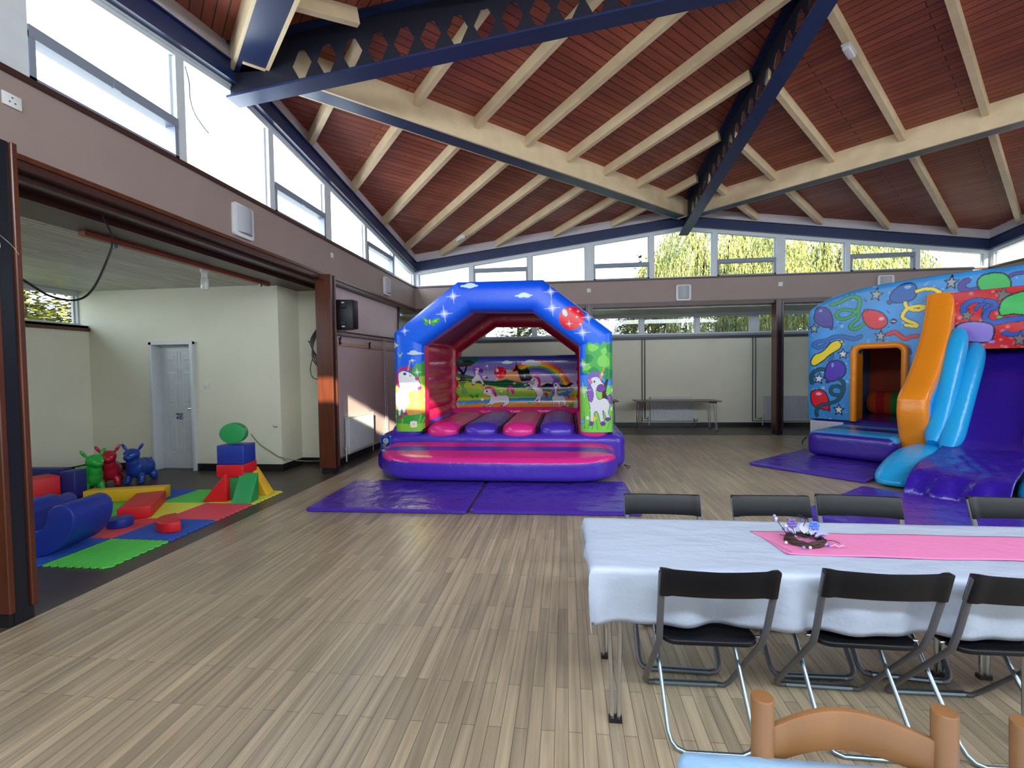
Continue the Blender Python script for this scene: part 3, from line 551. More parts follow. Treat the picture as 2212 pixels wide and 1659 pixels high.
# walls: the band of the high hall, its spandrels, the bays round it
def windows_run(name, org, along, inward, cnt, z0, ztop, trans, start, first=0, span=1.39, mats=None, sash=M_GREYFR, skip=()):
    """one window per 1.39 m bay, each with frame, pane and transom; ztop is a function of the distance along the wall"""
    A, I, Oo = Vector(along), Vector(inward), Vector(org); wn = start
    for i in range(cnt):
        if i in skip: continue
        a = first+i*span; b = a+span; wide = .095 if (i % 3 == 0) else .05; wide2 = .095 if (i % 3 == 2) else .05
        q = lambda d, z, t: Oo+A*d+I*t+Vector((0, 0, z))
        l, r = a+wide, b-wide2
        # frame: outline minus opening (opening follows the slope, and the gable bend)
        br = [d for d in (HW/2,) if l+.02 < d < r-.02 and ztop(0) != ztop(5)]
        xs = [l]+br+[r]; top = [ztop(x)-.075 for x in xs]
        fr = MB()
        def seg(p, t0, t1, m=0): fr.prism(p, t0, t1, O=Oo, X=A, Y=(0, 0, 1), Z=I, m=m)
        seg([(a, z0), (l, z0), (l, ztop(l)), (a, ztop(a))], -.10, .0); seg([(r, z0), (b, z0), (b, ztop(b)), (r, ztop(r))], -.10, .0)
        for k in range(len(xs)-1):
            seg([(xs[k], top[k]), (xs[k+1], top[k+1]), (xs[k+1], ztop(xs[k+1])), (xs[k], ztop(xs[k]))], -.10, .0)
        seg([(l, z0), (r, z0), (r, z0+.045), (l, z0+.045)], -.10, .0)
        # inner rebate strips
        seg([(l, z0+.045), (l+.025, z0+.045), (l+.025, top[0]), (l, top[0])], -.08, -.045); seg([(r-.025, z0+.045), (r, z0+.045), (r, top[-1]), (r-.025, top[-1])], -.08, -.045)
        w_ = struct('window_%d' % wn, fr, M_WHITE, smooth=0); wn += 1
        pn = MB(); poly = [(l, z0+.045), (r, z0+.045)]+[(xs[k], top[k]) for k in range(len(xs)-1, -1, -1)]
        pn.add([Oo+A*p[0]+Vector((0, 0, p[1]))-I*.065 for p in poly], [tuple(range(len(poly)))]); pn.build('pane', M_GLASS, w_, smooth=0, fix=False)
        if i in trans:
            tr = MB(); zt = z0+.36
            tr.prism([(l, zt-.045), (r, zt-.045), (r, zt+.04), (l, zt+.04)], -.10, .012, O=Oo, X=A, Y=(0, 0, 1), Z=I)
            for (p, s) in (([(l, z0+.02), (l+.04, z0+.02), (l+.04, zt), (l, zt)], 0), ([(r-.04, z0+.02), (r, z0+.02), (r, zt), (r-.04, zt)], 0), ([(l, z0+.01), (r, z0+.01), (r, z0+.055), (l, z0+.055)], 0)):
                tr.prism(p, -.09, .008, O=Oo, X=A, Y=(0, 0, 1), Z=I)
            tr.prism([((l+r)/2-.03, zt-.05), ((l+r)/2+.03, zt-.05), ((l+r)/2+.03, zt+.01), ((l+r)/2-.03, zt+.01)], 0, .03, O=Oo, X=A, Y=(0, 0, 1), Z=I)
            tr.build('opening_sash', sash, w_, smooth=0)
    return wn
gz = lambda d: 3.90+.79*(1-abs(d-HW/2)/(HW/2))
WN = 1
WN = windows_run('b', (0, HL, 0), (1, 0, 0), (0, -1, 0), 9, ZS, gz, (1, 3, 5, 7), WN)
WN = windows_run('l', (0, HL, 0), (0, -1, 0), (1, 0, 0), 9, ZS, gz, (1, 3, 5, 7), WN)
WN = windows_run('r', (HW, HL, 0), (0, -1, 0), (-1, 0, 0), 3, ZS, gz, (1,), WN)
WN = windows_run('f', (1.76, HF, 0), (1, 0, 0), (0, 1, 0), 1, 3.76, lambda d: 4.26, (), WN, first=.45, span=2.22)
lz = lambda d: 2.89
WN = windows_run('bay', (0, Y1, 0), (1, 0, 0), (0, -1, 0), 11, 2.36, lz, (), WN, sash=M_WHITE)
WN = windows_run('alc', (-4.24, 6.92, 0), (0, -1, 0), (1, 0, 0), 6, 2.33, lz, (), WN)
# band
for nm, p in (('wall_left', ((-.14, 0, HF, HL, ZB, ZS), (-.14, 0, HF, HL, ZS, ZS+.001))), ('wall_back', ((0, HW, HL, HL+.14, ZB, ZS),)),
              ('wall_right', ((HW, HW+.14, HF, HL, ZB, ZS),))):
    g = MB(); g.bb(*p[0])
    if nm == 'wall_right': # closed above the band beyond the last window, added to keep sun out
        d = 3*1.39; ys = [HL-d, HM, HF]; g.prism([(HL-d, ZS), (HL-d, gz(d)), (HM, gz(HW/2)), (HF, gz(HW)), (HF, ZS)], 0, .12, O=(HW, 0, 0), X=(0, 1, 0), Y=(0, 0, 1), Z=(1, 0, 0))
    struct(nm, g, M_BAND, smooth=0)
g = MB()   # unseen front wall, closed against the sun but for one pane shaping its patch
for x0, x1, z0, z1 in ((0, HW, 0, 3.76), (0, 2.21, 3.76, 4.26), (4.43, HW, 3.76, 4.26), (0, HW, 4.26, 4.31)):
    g.bb(x0, x1, HF-.15, HF, z0, z1)
g.prism([(0, 4.3), (HW, 4.3), (HW, 4.31), (HW/2, 5.1), (0, 4.31)], -.15, 0, O=(0, HF, 0), X=(1, 0, 0), Y=(0, 0, 1), Z=(0, 1, 0))
g.bb(X0-.3, 0, HF-.15, HF, 0, 3.0); g.bb(HW, 16.6, HF-.15, HF, 0, 3.0)
struct('wall_front', g, M_CREAMW, smooth=0)
tr = 1
def trim(mb, m, **k):
    global tr
    o = struct('trim_%d' % tr, mb, m, **k); tr += 1; return o
# sills on top of the band (dark), timber fascia and soffit below it
g = MB(); g.bb(-.12, .035, HF, HL, ZS-.01, ZS+.022); trim(g, M_DKBR, smooth=0)
g = MB(); g.bb(.0, HW, HL-.035, HL+.12, ZS-.01, ZS+.022); trim(g, M_DKBR, smooth=0)
g = MB(); g.bb(HW-.035, HW+.12, HF, HL, ZS-.01, ZS+.022); trim(g, M_DKBR, smooth=0)
g = MB(); g.bb(-.42, -.005, HF, HL+.4, 2.93, ZB+.005); g.bb(-.90, -.42, HF, 7.4, 2.875, 3.03); g.bb(-.17, -.11, HF, 6.7, 2.89, 2.94); trim(g, M_DKBR, smooth=0)
g = MB(); g.bb(-.02, .012, HF, HL, ZB-.035, ZB+.0); trim(g, M_BRWOOD, smooth=0)
g = MB(); g.bb(-.01, HW+.4, HL+.005, HL+.24, 2.925, ZB+.005); trim(g, M_DKBR, smooth=0)
g = MB(); g.bb(HW+.005, HW+.42, HF, HL+.4, 2.93, ZB+.005); trim(g, M_DKBR, smooth=0)
# radiator wall between the alcove post and the hall corner
g = MB(); g.bb(-.24, -.12, 6.98, 10.25, 0, 2.94); struct('wall_left', g, M_MAUVEW, smooth=0)
g = MB(); g.bb(-.18, -.10, 7.0, 10.25, 0.0, .1); g.bb(-.24, -.09, 10.2, 10.3, 0, 2.94); struct('baseboard_left', g, M_BLACK, smooth=0)
# back bay
g = MB(); g.bb(-.6, 16.6, Y1, Y1+.15, 0, 2.36); g.bb(-.6, 16.6, Y1, Y1+.15, 2.89, 3.1); g.bb(15.29, 16.6, Y1, Y1+.15, 2.3, 2.9); g.bb(-.75, -.6, 10.2, Y1, 0, 3.1); g.bb(-.6, 0, Y1, Y1+.15, 2.3, 2.9)
struct('wall_back', g, M_CREAMW, smooth=0)
g = MB(); g.bb(-.6, 16.5, Y1-.02, Y1, 0, .10); struct('baseboard_back', g, M_BLACK, smooth=0)
g = MB(); g.bb(-.6, 16.5, Y1-.07, Y1, 2.25, 2.31); struct('trim_%d' % tr, g, M_BLACK, smooth=0); tr += 1
g = MB(); g.bb(-.6, 16.5, Y1-.03, Y1+.0, 2.31, 2.365); trim(g, M_GREYFR, smooth=0)
g = MB(); g.bb(-.75, 16.6, HL+.2, Y1+.2, 2.89, 2.96); c = struct('ceiling_bay', g, M_BAYC, smooth=0); planeuv(c, (1, 0, 0), (0, 1, 0)); c.name = 'ceiling'
# alcove on the left
g = MB(); g.bb(X0-.3, -2.955, 6.85, 7.0, 0, 2.94); g.bb(-2.245, -.80, 6.85, 7.0, 0, 2.94); g.bb(-2.955, -2.245, 6.85, 7.0, 2.03, 2.94)
g.bb(-.95, -.80, 6.999, 7.42, 0, 2.94); g.bb(-.95, -.12, 7.42, 7.55, 0, 2.94); g.bb(-3.2, -2.0, 7.25, 7.3, 0, 2.94)
struct('wall_alcove', g, M_CREAMW, smooth=0)
g = MB(); g.bb(X0-.16, X0, HF, 6.85, 0, 2.33); g.bb(X0-.3, X0-.15, HF, 6.85, 0, 2.33); g.bb(X0-.3, X0-.15, HF, 6.9, 2.89, 3.0)
struct('wall_alcove', g, M_CREAMW, smooth=0)
g = MB(); g.bb(X0-.2, X0+.03, HF, 6.85, 2.24, 2.29); trim(g, M_BRWOOD, smooth=0)
g = MB(); g.bb(X0-.2, X0, HF, 6.85, 2.29, 2.335); trim(g, M_WHITE, smooth=0)
g = MB(); g.bb(X0-.4, -.88, HF, 7.5, 2.89, 2.96); c = struct('ceiling_alcove', g, M_BAYC, smooth=0); planeuv(c, (0, 1, 0), (1, 0, 0)); c.name = 'ceiling'
g = MB(); g.bb(-2.27+.05, -.80, 6.83, 6.85, 0, .11); g.bb(-.80, -.78, 6.83, 7.4, 0, .11); g.bb(-.80, -.12, 7.40, 7.42, 0, .11); g.bb(X0, -3.0, 6.83, 6.85, 0, .11); g.bb(X0, X0+.02, HF, 6.85, 0, .11)
struct('baseboard_alcove', g, M_BLACK, smooth=0)
# right bay, mostly hidden behind the slide
g = MB(); g.bb(16.4, 16.6, HF, Y1, 0, 3.1); struct('wall_right', g, M_CREAMW, smooth=0)
g = MB(); g.bb(HW+.3, 16.6, HF, HL+.3, 2.89, 2.96); c = struct('ceiling_right', g, M_BAYC, smooth=0); planeuv(c, (0, 1, 0), (1, 0, 0)); c.name = 'ceiling'
# alcove door
g = MB(); g.bb(-2.98, -2.93, 6.80, 6.99, 0, 2.05); g.bb(-2.27, -2.22, 6.79, 6.99, 0, 2.05); g.bb(-2.98, -2.22, 6.80, 6.99, 2.0, 2.05)
dr = struct('door_1', g, M_WHITE, bev=.004, seg=1, smooth=0)
g = MB(); x0, x1, yd = -2.93, -2.27, 6.965; cuts = [(.09, .35), (.39, .64)]; rows = [(.24, .86), (1.02, 1.62), (1.70, 1.90)]
g.bb(x0, x1, yd, yd+.035, 0.005, 1.995); xa = [x0+.08, x0+.30, x0+.36, x0+.58]
for (z0, z1) in rows:
    for (a, b) in ((xa[0], xa[1]), (xa[2], xa[3])):
        g.add([(a, yd-.001, z0), (b, yd-.001, z0), (b, yd-.001, z1), (a, yd-.001, z1), (a+.018, yd+.01, z0+.018), (b-.018, yd+.01, z0+.018), (b-.018, yd+.01, z1-.018), (a+.018, yd+.01, z1-.018)], [(0, 1, 5, 4), (1, 2, 6, 5), (2, 3, 7, 6), (3, 0, 4, 7)])
        g.add([(a+.03, yd+.006, z0+.03), (b-.03, yd+.006, z0+.03), (b-.03, yd+.006, z1-.03), (a+.03, yd+.006, z1-.03), (a+.06, yd-.006, z0+.07), (b-.06, yd-.006, z0+.07), (b-.06, yd-.006, z1-.07), (a+.06, yd-.006, z1-.07)], [(0, 1, 5, 4), (1, 2, 6, 5), (2, 3, 7, 6), (3, 0, 4, 7), (4, 5, 6, 7)])
        g.bb(a-.006, a+.004, yd-.007, yd, z0, z1); g.bb(b-.004, b+.006, yd-.007, yd, z0, z1); g.bb(a, b, yd-.007, yd, z0-.006, z0+.004); g.bb(a, b, yd-.007, yd, z1-.004, z1+.006)
leaf = g.build('door_leaf', M_WHITE, dr, smooth=0)
g = MB(); g.tube([(-2.325, yd, .98), (-2.325, yd-.05, .98), (-2.42, yd-.055, .98)], .008, 8); g.build('door_handle', M_CHROME, leaf)
g = MB(); g.bb(-2.68, -2.56, yd-.004, yd, .80, .90, 0); g.bb(-2.68, -2.56, yd-.006, yd-.003, .858, .902, 1); g.bb(-2.625, -2.56, yd-.006, yd-.003, .80, .855, 2); g.bb(-2.672, -2.635, yd-.006, yd-.003, .81, .848, 2)
for k in range(3): g.bb(-2.63, -2.57, yd-.0075, yd-.004, .866+k*.011, .870+k*.011, 0); g.bb(-2.615, -2.57, yd-.0075, yd-.004, .812+k*.013, .816+k*.013, 0)
g.bar((-2.672, yd-.007, .878), (-2.664, yd-.007, .866), .002, .004, 0); g.bar((-2.664, yd-.007, .866), (-2.645, yd-.007, .895), .002, .004, 0)
g.build('door_sign', [M_WHITE, mat('sign_green', (20, 84, 66), .5), mat('sign_blue', (24, 62, 120), .5)], leaf, smooth=0)
# ------------------------------------------------------------------ roof: four planes rising from the corners, boards parallel to the diagonal beams
def quad(ix, iy):
    cx, cyy = (0 if ix > 0 else HW), (HL if iy < 0 else HF); h = HW/2
    def P(dx, dy, z): return Vector((cx+ix*dx, cyy+iy*dy, z))
    return P, h
QN = {(1, -1): 'back left', (-1, -1): 'back right', (1, 1): 'front left', (-1, 1): 'front right'}
for (ix, iy), qn in QN.items():
    P, h = quad(ix, iy)
    g = MB(); g.add([P(-.1, -.1, zc(-.2)), P(h, -.1, zc(h-.1)), P(h, h, zc(2*h)), P(-.1, h, zc(h-.1))]+[P(a, b, zc(a+b)+.12) for a, b in ((-.1, -.1), (h, -.1), (h, h), (-.1, h))],
                    [(0, 1, 2, 3), (7, 6, 5, 4), (0, 4, 5, 1), (1, 5, 6, 2), (2, 6, 7, 3), (3, 7, 4, 0)])
    c = struct('ceiling', g, M_ROOF, smooth=0); s2 = 1/math.sqrt(2)
    planeuv(c, (ix*s2, -iy*s2, 0), (ix*s2, iy*s2, 0))
def wallbeam(side, lo, hi, t0, t1, m, nm):
    g = MB()
    for k in (0, 1):
        p = [(0, 0), (HW/2, 0)] if k == 0 else [(HW/2, 0), (HW, 0)]
        poly = [(p[0][0], gz(p[0][0])+lo), (p[1][0], gz(p[1][0])+lo), (p[1][0], gz(p[1][0])+hi), (p[0][0], gz(p[0][0])+hi)]
        O_, X_, Z_ = {'back': ((0, HL, 0), (1, 0, 0), (0, -1, 0)), 'left': ((0, HF, 0), (0, 1, 0), (1, 0, 0)), 'right': ((HW, HF, 0), (0, 1, 0), (-1, 0, 0)), 'front': ((0, HF, 0), (1, 0, 0), (0, 1, 0))}[side]
        g.prism(poly, t0, t1, O=O_, X=X_, Y=(0, 0, 1), Z=Z_)
    return trim(g, m, smooth=0)
for sd in ('back', 'left', 'right', 'front'):
    wallbeam(sd, 0, .21, -.12, .06, M_NAVY, sd); wallbeam(sd, .20, .215, -.12, .09, M_NAVY, sd); wallbeam(sd, -.004, .012, -.12, .09, M_NAVY, sd)
    wallbeam(sd, .215, .44, -.12, .035, M_PALE, sd); wallbeam(sd, -.03, 0, -.1, .012, M_WHITE, sd)
# ridge beams with hexagonal holes
def ridge(o, d, label):
    D = Vector(d); N = Vector((0, 0, 1)).cross(D); Ox = Vector(o); Ln = HW/2
    t = thing('castellated_ridge_beam', o, label, 'roof beam', 'navy castellated ridge beams')
    zb = lambda s: 4.50+.121*s
    g = MB(); th = .012; dep = .60; pitch = .283; s0 = .83; hy0, hy1 = .085, .375
    # web as strips between the holes
    def web(poly): g.prism(poly, -th/2, th/2, O=(Ox.x, Ox.y, 0), X=D, Y=(0, 0, 1), Z=N)
    n = int((Ln-s0)/pitch)
    web([(0.0, zb(0)), (s0-pitch/2, zb(s0-pitch/2)), (s0-pitch/2, zb(s0-pitch/2)+dep), (0.0, zb(0)+dep)])
    for i in range(n):
        c = s0+i*pitch; a, b = c-pitch/2, c+pitch/2; z = zb(c); w1 = .112; zm = (hy0+hy1)/2
        L = lambda s, k: (s, zb(s)+k)
        web([L(a, 0), L(b, 0), L(b, .06), L(b, zm-.02), L(c+w1, zm), L(c+.035, hy0), L(c-.035, hy0), L(c-w1, zm), L(a, zm-.02)])
        web([L(a, zm-.02), L(c-w1, zm), L(c-.035, hy1), L(c+.035, hy1), L(c+w1, zm), L(b, zm-.02), L(b, dep), L(a, dep)])
    e = s0+n*pitch-pitch/2
    if e < Ln: web([(e, zb(e)), (Ln, zb(Ln)), (Ln, zb(Ln)+dep), (e, zb(e)+dep)])
    g.build('web', M_NAVYSH, t, smooth=0)
    for nm, k0, k1, hw in (('bottom_flange', -.012, .012, .105), ('top_flange', dep-.03, dep, .10)):
        g = MB(); g.prism([(0.02, zb(0)+k0), (Ln, zb(Ln)+k0), (Ln, zb(Ln)+k1), (0.02, zb(0)+k1)], -hw, hw, O=(Ox.x, Ox.y, 0), X=D, Y=(0, 0, 1), Z=N); g.build(nm, M_NAVY, t, smooth=0)
    return t
ridge((0, HM, 4.5), (1, 0, 0), 'navy steel roof beam with hexagonal holes rising from the gable over the left windows')
ridge((HW/2, HL, 4.5), (0, -1, 0), 'navy steel roof beam with hexagonal holes rising from the gable over the back windows')
ridge((HW, HM, 4.5), (-1, 0, 0), 'navy steel roof beam with hexagonal holes rising from the unseen right gable')
ridge((HW/2, HF, 4.5), (0, 1, 0), 'navy steel roof beam with hexagonal holes rising from the gable behind the camera')
DL = {(1, -1): 'cream boxed beam with navy underside running from left gable to back gable', (-1, -1): 'cream boxed beam with navy underside running from back gable to the right',
      (1, 1): 'cream boxed beam with navy underside leaving the left gable towards the front, top left of the picture', (-1, 1): 'cream boxed beam with navy underside between right and front gables'}
ORD = ['first', 'second', 'third', 'fourth', 'fifth', 'sixth', 'seventh', 'eighth', 'ninth']
for (ix, iy), qn in QN.items():
    P, h = quad(ix, iy); off = .22
    S = h+off   # centre line of the diagonal beam: dx+dy = S
    a0, b0 = .16, S-.16
    t = thing('diagonal_beam', P(S/2, S/2, 4.8), DL[(ix, iy)], 'roof beam', 'cream diagonal roof beams')
    q = (P(1, 1, 0)-P(0, 0, 0)).normalized()
    for s_, nm in ((-1, 'timber_side'), (1, 'timber_side')):
        g = MB(); A = P(a0, b0, 0)+q*(s_*.147); B = P(b0, a0, 0)+q*(s_*.147)
        g.bar((A.x, A.y, 5.0), (B.x, B.y, 5.0), .034, .40+s_*.02); g.build(nm, M_CREAM, t, smooth=0)
    g = MB(); A = P(a0, b0, 0); B = P(b0, a0, 0)
    g.bar((A.x, A.y, 4.812), (B.x, B.y, 4.812), .26, .02); g.bar((A.x, A.y, 5.02), (B.x, B.y, 5.02), .02, .35); g.build('steel_channel', M_NAVY, t, smooth=0)
    # rafters follow the fall of the roof, one line every 1.34 m along each wall
    ks = (4.66, 3.32, 1.98, .65, -.65, -1.98, -3.32, -4.66); w_, dp = .075, .155
    for i, k in enumerate(ks):
        zf = lambda s: zc(s)-dp/2-.004
        def raf(s0, s1, nm, lab, grp):
            A = P((s0+k)/2, (s0-k)/2, zf(s0)); B = P((s1+k)/2, (s1-k)/2, zf(s1)); g = MB()
            g.bar((A.x, A.y, A.z), (B.x, B.y, B.z), w_, dp); o = g.build(nm, M_CREAM, None, smooth=0); tag(o, lab, 'rafter', grp)
        s_in = abs(k)+.07; wl = ('back' if iy < 0 else 'front') if k > 0 else ('left' if ix > 0 else 'right')
        num = ORD[[4.66, 3.32, 1.98, .65].index(abs(k))]
        raf(s_in, S-.16, 'rafter', 'cream rafter in the %s roof corner, %s from the %s gable' % (qn, num, wl), 'outer rafters of the %s roof corner' % qn)
        s_o = 2*h-abs(k)-.19
        raf(S+.16, s_o, 'rafter', 'cream rafter above the %s beam, %s from the %s gable' % (qn, num, wl), 'inner rafters of the %s roof quarter' % qn)
# ------------------------------------------------------------------ posts
def post(x, y, label, rz=0):
    t = thing('support_post', (0, 0, 0), label, 'post', 'timber and steel posts')
    for s in (-1, 1):
        g = MB(); g.bb(-.125, .125, s*.0625-.0175, s*.0625+.0175, .085, 2.99); g.build('timber_cheek', M_BRWOOD, t, bev=.005, seg=1)
    g = MB(); g.bb(-.105, .105, -.042, .042, .0, 2.99); g.build('steel_core', M_STEELB, t, smooth=0)
    for s in (-1, 1):
        g = MB(); g.bb(-.10, .10, s*.048-.022, s*.048+.022, 0, .08); g.build('foot', M_BLACK, t, smooth=0)
    t.location = (x, y, 0); t.rotation_euler = (0, 0, rz); return t
post(.09, 2.545, 'timber and steel post nearest the camera, at the left edge by the foam play blocks')
post(.02, 6.78, 'timber and steel post between the alcove and the radiator wall, sun patch on it')
post(8.31, 11.19, 'timber and steel post before the back windows, beside the slide castle', PI/2)
post(4.15, 11.19, 'timber and steel post in the back wall line behind the blue arch castle', PI/2)
post(12.4, 11.19, 'timber and steel post behind the slide castle near the back right corner', PI/2)
# ------------------------------------------------------------------ wall fittings
def wall_speaker(O_, X_, Z_, label):
    O_, X_, Z_ = Vector(O_), Vector(X_), Vector(Z_)
    t = thing('wall_speaker', O_, label, 'speaker', 'white curved wall speakers')
    def rr(w_, h, r):
        P = []
        for cx, cz, a in ((w_/2-r, h/2-r, 0), (-w_/2+r, h/2-r, 90), (-w_/2+r, -h/2+r, 180), (w_/2-r, -h/2+r, 270)):
            for k in range(5): b = math.radians(a+k*22.5); P.append((cx+r*math.cos(b), cz+r*math.sin(b)))
        return P
    g = MB(); g.prism(rr(.33, .36, .04), 0, .035, O=O_, X=X_, Y=(0, 0, 1), Z=Z_); g.build('back_plate', M_PLAST, t, bev=.004)
    g = MB(); n = 14; P = np.zeros((2, n+1, 3))
    pr = [(-.12+.24*i/n, .035+.055*math.sin(PI*(i/n))**.7) for i in range(n+1)]
    g.prism(pr+[], -.135, .15, O=O_, X=X_, Y=Z_, Z=(0, 0, 1)); g.build('curved_grille', mat('grey_grille', (158, 160, 166), .5), t, smooth=30)
wall_speaker((0, 4.98, 3.235), (0, 1, 0), (1, 0, 0), 'white wall speaker on the left band between the big windows and the alcove opening')
wall_speaker((0, 9.27, 3.245), (0, 1, 0), (1, 0, 0), 'white wall speaker seen edge on, on the left band close to the back corner')
wall_speaker((6.26, HL, 3.21), (1, 0, 0), (0, -1, 0), 'white wall speaker on the back band below the middle of the gable')
wall_speaker((10.48, HL, 3.27), (1, 0, 0), (0, -1, 0), 'white wall speaker half hidden by the top of the slide castle')
def plate(O_, X_, Z_, s, label, nm='wall_socket', cat='socket', grp='white socket plates', wd=None):
    O_, X_, Z_ = Vector(O_), Vector(X_), Vector(Z_); wd = wd or s
    t = thing(nm, O_, label, cat, grp)
    g = MB(); g.prism([(-wd/2, -s/2), (wd/2, -s/2), (wd/2, s/2), (-wd/2, s/2)], 0, .012, O=O_, X=X_, Y=(0, 0, 1), Z=Z_); g.build('face_plate', M_PLAST, t, bev=.003)
    if cat == 'socket':
        for a, b in ((-.016, -.012), (.016, -.012), (0, .018)):
            g = MB(); g.prism([(a-.005, b-.004), (a+.005, b-.004), (a+.005, b+.004), (a-.005, b+.004)], .010, .0128, O=O_, X=X_, Y=(0, 0, 1), Z=Z_); g.build('pin_hole', M_BLACK, t, smooth=0)
    else:
        g = MB(); g.prism([(-.014, -.02), (.014, -.02), (.014, .02), (-.014, .02)], .010, .02, O=O_, X=X_, Y=(0, 0, 1), Z=Z_); g.build('rocker', M_WHITE, t, bev=.003)
plate((0, 2.767, 3.35), (0, 1, 0), (1, 0, 0), .085, 'white double socket on the left band nearest the camera', wd=.11)
plate((0, 7.04, 3.345), (0, 1, 0), (1, 0, 0), .075, 'white square socket on the left band below the fourth window from the corner')
plate((4.147, HL, 3.33), (1, 0, 0), (0, -1, 0), .085, 'white square socket on the back band right of the blue arch')
plate((8.34, HL, 3.335), (1, 0, 0), (0, -1, 0), .09, 'white square socket on the back band above the post')
plate((-2.04, 6.85, 1.34), (1, 0, 0), (0, -1, 0), .085, 'white light switch on the cream wall right of the alcove door', nm='light_switch', cat='light switch', grp=None)
def bulkhead(p, d, label):
    p = Vector(p); t = thing('bulkhead_lamp', p, label, 'ceiling lamp', 'small bulkhead lamps on the rafters')
    d = Vector(d).normalized(); X_ = d; Z_ = Vector((0, 0, -1)); Y_ = Z_.cross(X_)
    g = MB(); g.prism([(-.13, -.05), (.13, -.05), (.13, .05), (-.13, .05)], 0, .025, O=p, X=X_, Y=Y_, Z=Z_); g.build('lamp_base', M_PLAST, t, bev=.006)
    g = MB(); g.prism([(-.12, -.042), (.12, -.042), (.12, .042), (-.12, .042)], .02, .07, O=p, X=X_, Y=Y_, Z=Z_); g.build('lens', mat('milky_lens', (214, 214, 210), .25), t, bev=.015, seg=3)
P0, _h = quad(1, -1); bulkhead(P0(1.35, .95, zc(2.3)-.166), (1, -1, .17), 'small white bulkhead lamp under a rafter in the back left corner of the roof')
P0, _h = quad(-1, -1); bulkhead(P0(5.42, 4.77, zc(10.19)-.166), (-1, -1, .17), 'small white bulkhead lamp high on a rafter at the top edge of the picture')
# alcove pendant: glass jar lamp on the boarded ceiling
t = thing('jar_lamp', (-.9, 5.5, 2.89), 'clear glass jar lamp hanging from the alcove ceiling', 'ceiling lamp')
g = MB(); g.lathe([(0, 2.89), (.05, 2.89), (.05, 2.82), (.035, 2.80), (.035, 2.74), (0, 2.74)], (-.9, 5.5, 0), 14); g.build('lamp_holder', M_PLAST, t)
g = MB(); g.lathe([(.034, 2.75), (.046, 2.72), (.046, 2.62), (.036, 2.59), (0, 2.585)], (-.9, 5.5, 0), 16); g.build('glass_jar', mat('frosted_glass', (190, 192, 184), .2), t)
# radiators
M_RAD = mat('radiator_enamel', (200, 202, 204), .35)
def radiator(O_, X_, Z_, ln, label, h=.62, z0=.15, grp='white panel radiators', pipes=True):
    O_, X_, Z_ = Vector(O_), Vector(X_), Vector(Z_); t = thing('radiator', O_, label, 'radiator', grp)
    g = MB(); n = int(ln/.033); pts = []
    for i in range(n):
        a = i*ln/n; b = ln/n; pts += [(a, .085), (a+b*.25, .085), (a+b*.4, .10), (a+b*.85, .10)]
    poly = pts+[(ln, .085), (ln, .03), (0, .03)]
    g.prism(poly, z0+.03, z0+h-.02, O=O_, X=X_, Y=Z_, Z=(0, 0, 1)); g.prism([(0, .02), (ln, .02), (ln, .1), (0, .1)], z0+h-.025, z0+h, O=O_, X=X_, Y=Z_, Z=(0, 0, 1)); g.prism([(0, .02), (ln, .02), (ln, .1), (0, .1)], z0, z0+.035, O=O_, X=X_, Y=Z_, Z=(0, 0, 1))
    g.build('panel', M_RAD, t, smooth=0)
    for s in (0, 1):
        g = MB(); c = O_+X_*(-.04 if s == 0 else ln+.04)+Z_*.06; g.tube([c+Vector((0, 0, .03)), c+Vector((0, 0, z0+.06))], .012, 8)
        g.tube([c+Vector((0, 0, z0+.04)), c+X_*(.05 if s == 0 else -.05)+Vector((0, 0, z0+.04))], .012, 8)
        if s == 0 : g.lathe([(0, z0+.06), (.022, z0+.06), (.024, z0+.12), (0, z0+.125)], (c.x, c.y, 0), 10)
        g.build('valve', M_PLAST if s == 0 else M_GALV, t)
    for s in (.12, ln-.12):
        g = MB(); c = O_+X_*s; g.prism([(-.015, z0+.05), (.015, z0+.05), (.015, z0+h-.05), (-.015, z0+h-.05)], 0, .035, O=c, X=X_, Y=(0, 0, 1), Z=Z_); g.build('bracket', M_GALV, t, smooth=0)
radiator((-.12, 7.53, 0), (0, 1, 0), (1, 0, 0), 1.02, 'white ribbed radiator on the mauve wall left of the blue arch castle')
radiator((5.76, Y1, 0), (1, 0, 0), (0, -1, 0), 1.06, 'white ribbed radiator behind the empty folding table')
radiator((8.55, Y1, 0), (1, 0, 0), (0, -1, 0), 1.6, 'white ribbed radiator behind the back post, running behind the slide castle')
def pipes(name, paths, r, label, m, grp='black heating pipes', cat='pipe'):
    g = MB()
    for p in paths: g.tube(p, r, 6)
    o = g.build(name, m, None); tag(o, label, cat, grp)
yp = Y1-.03
pipes('heating_pipe', [[(5.56, yp, 2.26), (5.56, yp, .14), (6.94, yp, .14), (6.94, yp, .2)], [(5.63, yp, 2.26), (5.63, yp, .20), (5.72, yp, .20)]], .011, 'pair of black heating pipes dropping behind the empty folding table', M_BLACK)
pipes('heating_pipe', [[(8.28, yp, 2.26), (8.28, yp, .14), (10.2, yp, .14)], [(8.35, yp, 2.26), (8.35, yp, .20), (8.5, yp, .20)]], .011, 'pair of black heating pipes dropping just left of the back post', M_BLACK)
pipes('heating_pipe', [[(-.09, 7.1, .17), (-.09, 7.1, 2.12), (-.09, 7.12, 2.14), (-.09, 10.1, 2.17)], [(-.09, 7.0, 2.2), (-.09, 10.1, 2.23)]], .014, 'dark heating pipes running along the mauve wall under the black speaker', mat('copper_dark', (84, 52, 48), .35))
